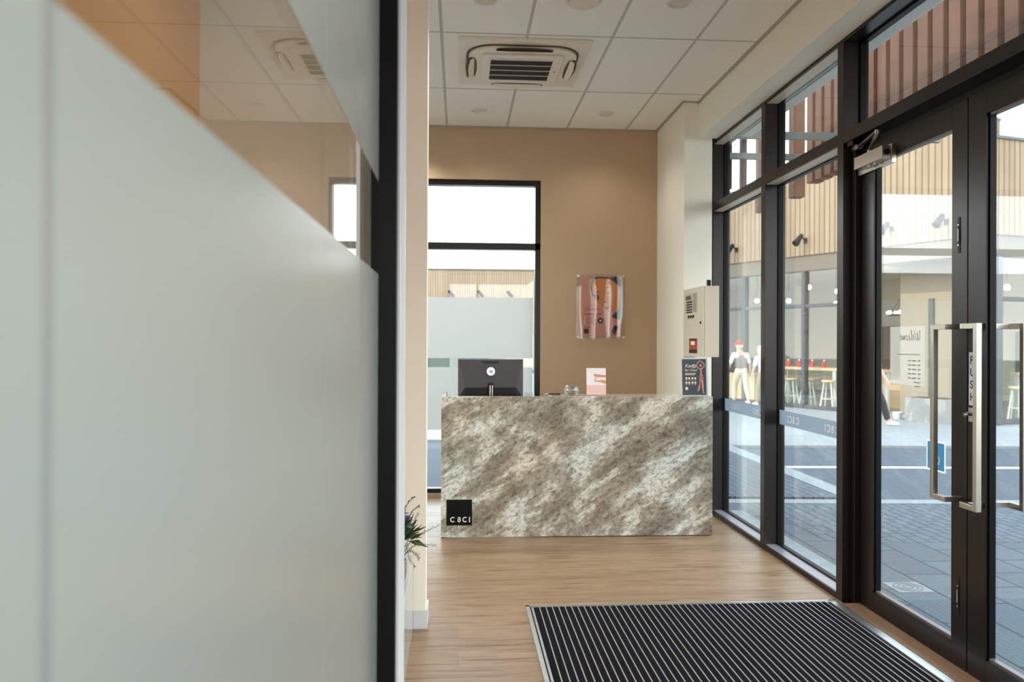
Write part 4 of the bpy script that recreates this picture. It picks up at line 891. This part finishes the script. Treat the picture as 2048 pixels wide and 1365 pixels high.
obj('chain', bm, BLACKP, t)
t = thing('planter_box', 'grey planter box against the cream cafe wall', 'planter', cpt(.98, .32), ang_l); bx('box', mat('planter_grey', (150, 146, 138), .8), t, -.42, .42, -.26, .26, -.008, .47); bx('soil', mat('soil', (70, 60, 50), .9), t, -.38, .38, -.22, .22, .47, .475)
t = thing('plant_pot', 'small white pot on the footpath beside the planter', 'pot', cpt(1.72, .35, -.008)); bm = nb(); lathe(bm, [(.07, 0), (.10, .14), (.095, .14), (.08, .11), (.002, .11)], n=20); obj('pot', bm, WTRIM, t, smooth='auto')
# ------------------------------------------------------------------ building seen through the back window
bb = thing('distant_building', 'long tan clad building beyond the back window', 'building', (0, 45, 0))
bx('cladding', TAN, bb, -30, 9, 0, .4, 2.1, 5.72); bx('parapet_cap', GRAP, bb, -30, 9, -.05, .45, 5.72, 5.80)
bx('rendered_wall', CREAM, bb, 1.7, 9, .02, .4, -.04, 2.1); bx('shop_glass', mat('dim_glass', (84, 96, 84), .1), bb, -30, 1.7, .2, .3, -.04, 2.1)
for x in (-6, -4, -2, -.2, 1.6): bx('mullion', GRAP, bb, x, x+.1, .1, .22, -.04, 2.1)
for i_, x in enumerate((.21, 1.88, 3.55)):
    t = thing('wall_lamp', ('left wall lamp on the distant tan building', 'middle wall lamp on the distant tan building', 'right wall lamp on the distant tan building')[i_], 'wall lamp', (x+.9-1.6, 45, 4.32), 0, 'wall lamps on the distant building')
    bm = nb(); tube(bm, [(-.12, -.3, .18), (.16, -.36, -.16)], .09, 8); obj('shade', bm, BLACKP, t); bm = nb(); tube(bm, [(0, 0, 0), (0, -.3, .05)], .03, 6); obj('arm', bm, BLACKP, t)
# ------------------------------------------------------------------ people
SKIN = mat('skin', (214, 160, 130), .6)
def skinned(name, chains, m, parent, root=0, sub=2):
    """chains: list of lists of (x,y,z,r); points with equal coordinates are shared"""
    me = bpy.data.meshes.new(name); vs = []; idx = {}; es = []; rr = []
    for ch in chains:
        prev = None
        for x, y, z, r in ch:
            key = (round(x, 4), round(y, 4), round(z, 4))
            if key not in idx: idx[key] = len(vs); vs.append((x, y, z)); rr.append(r)
            if prev is not None: es.append((prev, idx[key]))
            prev = idx[key]
    me.from_pydata(vs, es, []); o = bpy.data.objects.new(name, me); COL.objects.link(o); me.materials.append(m)
    md = o.modifiers.new('skin', 'SKIN'); md.use_smooth_shade = True
    for i, sv in enumerate(me.skin_vertices[0].data): sv.radius = rr[i] if isinstance(rr[i], tuple) else (rr[i], rr[i]); sv.use_root = (i == root)
    if sub: s = o.modifiers.new('sub', 'SUBSURF'); s.levels = sub; s.render_levels = sub
    if parent: o.parent = parent
    return o
def person(label, loc, rz, h, stride, arms, shirt, vest, trousers, hair, shoe, cap=None, hunch=0.0):
    """faces +Y locally; stride = forward foot offset; arms = ((swing, out) left, right)"""
    s = h/1.75; t = thing('person', label, 'person', loc, rz, None)
    def q(x, y, z, r): return (x*s, y*s, z*s, (r*s if not isinstance(r, tuple) else (r[0]*s, r[1]*s)))
    hip = q(0, 0, .95, (.15, .11)); ch = q(0, .03+hunch*.5, 1.28, (.17, .12)); nk = q(0, .05+hunch, 1.48, .06); hd = q(0, .07+hunch*1.3, 1.58, .085); tp = q(0, .07+hunch*1.4, 1.68, .085)
    chains = [[hip, q(0, .01, 1.08, (.135, .10)), ch, q(0, .04+hunch*.8, 1.41, (.13, .09)), nk, hd, tp]]
    legs = []
    for sx_, sg in ((-1, 1), (1, -1)):
        f = stride*sg; kneey = f*.55+.05; foot = f
        lift = .05 if sg < 0 else 0
        legs.append([hip, q(sx_*.10, f*.08, .88, .095), q(sx_*.11, kneey, .50+lift*.3, .062), q(sx_*.11, foot-.02, .10+lift, .045), q(sx_*.115, foot+.14, .04+lift*.3, .035)])
    armc = []
    for sx_, (sw, out) in zip((-1, 1), arms):
        sh = q(sx_*.19, .04+hunch*.8, 1.40, .055); el_ = q(sx_*(.24+out), .02+sw*.12+hunch*.6, 1.13, .042); wr = q(sx_*(.24+out*1.3), .05+sw*.30+hunch*.6, .92, .028)
        pl = q(sx_*(.24+out*1.3), .06+sw*.34+hunch*.6, .86, (.022, .035)); up = q(0, .04+hunch*.8, 1.41, (.13, .09))
        armc.append([up, sh, el_, wr, pl])
        for k_ in range(4):
            b_ = q(sx_*(.24+out*1.3), .035+.018*k_+sw*.34+hunch*.6, .83, .010); e_ = q(sx_*(.235+out*1.3), .03+.02*k_+sw*.37+hunch*.6, .785-.008*(1.5-abs(k_-1.5)), .008); g_ = q(sx_*(.225+out*1.3), .03+.02*k_+sw*.37+hunch*.6, .755, .007)
            armc.append([pl, b_, e_, g_])
        armc.append([pl, q(sx_*(.215+out*1.3), .10+sw*.34+hunch*.6, .85, .011), q(sx_*(.205+out*1.3), .125+sw*.34+hunch*.6, .815, .009)])
    skinned('body', chains+legs+armc, SKIN, t)
    g = .014
    def grow(c, e=g): return [(x, y, z, (r+e*s if not isinstance(r, tuple) else (r[0]+e*s, r[1]+e*s))) for x, y, z, r in c]
    skinned('shirt', [grow(chains[0][:4])]+[grow(a[:3]) for a in (armc[0], armc[6])], shirt, t)
    if vest: skinned('vest', [grow(chains[0][:4], .032)+[]], vest, t)
    tl = [grow(l[:4]) for l in legs]; skinned('trousers', [grow(chains[0][:2], .012)]+tl, trousers, t)
    for l in legs:
        a_, b_ = l[3], l[4]; skinned('shoe', [[(a_[0], a_[1]-.03*s, a_[2]*.55, .045*s), (b_[0], b_[1]-.04, b_[2], .045*s), (b_[0], b_[1]+.05*s, b_[2], .035*s)]], shoe, t)
    bm = nb(); bmesh.ops.create_icosphere(bm, subdivisions=3, radius=.108*s, matrix=Matrix.Translation((0, hd[1]-.012*s, (hd[2]+tp[2])/2+.02*s)) @ Matrix.Diagonal((.92, 1.02, 1.02, 1)))
    for v in list(bm.verts):
        if v.co.z < (hd[2]-.01*s) or (v.co.y > hd[1]+.035*s and v.co.z < tp[2]+.01*s): bm.verts.remove(v)
    obj('hair', bm, hair, t, smooth=True)
    # face features
    bm = nb(); fy_ = hd[1]+.088*s; zc_ = (hd[2]+tp[2])/2-.01*s
    leafq(bm, Vector((0, fy_-.02*s, zc_+.02*s)), Vector((0, .5, -1)), .05*s, .03*s, Vector((0, 1, 0))); 
    for sx_ in (-1, 1): bmesh.ops.create_icosphere(bm, subdivisions=1, radius=.02*s, matrix=Matrix.Translation((sx_*.088*s, hd[1], zc_)))
    obj('nose_and_ears', bm, SKIN, t)
    bm = nb()
    for sx_ in (-1, 1): bmesh.ops.create_icosphere(bm, subdivisions=1, radius=.010*s, matrix=Matrix.Translation((sx_*.032*s, fy_-.008*s, zc_+.02*s)))
    box(bm, -.022*s, .022*s, fy_-.012*s, fy_-.002*s, zc_-.045*s, zc_-.037*s); obj('eyes_and_mouth', bm, mat('face_dark', (70, 40, 34), .6), t)
    if cap:
        bm = nb(); bmesh.ops.create_icosphere(bm, subdivisions=3, radius=.118*s, matrix=Matrix.Translation((0, hd[1]-.008*s, (hd[2]+tp[2])/2+.035*s)))
        for v in list(bm.verts):
            if v.co.z < tp[2]-.03*s: bm.verts.remove(v)
        box(bm, -.07*s, .07*s, hd[1]+.08*s, hd[1]+.19*s, tp[2]-.03*s, tp[2]-.015*s)
        obj('cap', bm, cap, t, smooth='auto')
    return t
HAIRW = mat('hair_white', (226, 216, 204), .8); HAIRD = mat('hair_dark', (60, 44, 38), .7)
KH = mat('khaki_cloth', (196, 184, 164), .8); GREYV = mat('taupe_knit', (134, 124, 114), .9); WH = mat('white_cloth', (236, 234, 230), .8)
k = NT('striped_cloth'); tcn = k.n('ShaderNodeTexCoord'); sp = k.n('ShaderNodeSeparateXYZ'); k.l(tcn.outputs['Object'], sp.inputs[0])
k.l(k.mix(k.math('LESS_THAN', k.math('FRACT', k.math('DIVIDE', sp.outputs['Z'], .055)), .3), srgb(236, 236, 234), srgb(110, 112, 120)), k.b.inputs['Base Color']); k.b.inputs['Roughness'].default_value = .85
STR = k.m
walk = math.atan2(.895, -.445)-math.pi/2
x_, y_ = cw(5.83, 19.9)
person('person in red cap and taupe vest walking away past the cafe', (x_, y_, -.008), walk-.35, 1.60, .22, ((.5, .04), (-.3, .02)), WH, GREYV, KH, HAIRW, WH, mat('cap_red', (214, 84, 70), .7), .04)
x_, y_ = cw(6.27, 19.5)
person('person with white hair and striped top beside the red capped walker', (x_, y_, -.008), walk-.1, 1.50, .15, ((.2, .04), (-.2, .04)), STR, None, mat('olive_cloth', (140, 130, 112), .8), HAIRW, WH, None, .05)
x_, y_ = cw(6.78, 14.85)
person('person striding with dark trousers beside the door post, seen behind the glass', (x_, y_, -.008), -YAW-math.pi/2-.15, 1.70, .40, ((-.5, .03), (.5, .03)), WH, None, mat('black_leggings', (38, 36, 38), .8), HAIRD, mat('pale_trainers', (206, 216, 224), .6), None, .04)
# ------------------------------------------------------------------ trees beyond the cafe corner
def tree(x, y, h, label):
    t = thing('tree', label, 'tree', (x, y, -.05)); bm = nb(); tube(bm, [(0, 0, 0), (.05, 0, h*.35), (0, .05, h*.6)], [.16, .11, .06], 8)
    r = random.Random(int(x*10))
    for i in range(7):
        a = r.uniform(0, 6.28); tube(bm, [(0, 0, h*r.uniform(.3, .5)), (math.cos(a)*h*.25, math.sin(a)*h*.25, h*r.uniform(.6, .9))], [.05, .02], 6)
    obj('trunk', bm, RUSTD, t)
    bm = nb()
    for i in range(500):
        a = r.uniform(0, 6.28); el_ = r.uniform(-1, 1.5); rad = h*.3*r.uniform(.4, 1); p = Vector((math.cos(a)*math.cos(el_)*rad, math.sin(a)*math.cos(el_)*rad, h*.68+math.sin(el_)*rad)); leafq(bm, p, Vector((r.uniform(-1, 1), r.uniform(-1, 1), r.uniform(-1, 1))), .35, .22)
    obj('crown', bm, mat('tree_leaf%d' % int(x*10), (120, 124, 84), .8), t)
tree(31, 34, 6.5, 'bare looking tree seen through the cafe corner glass'); tree(37, 36, 5.5, 'smaller tree to the right of the cafe corner tree')
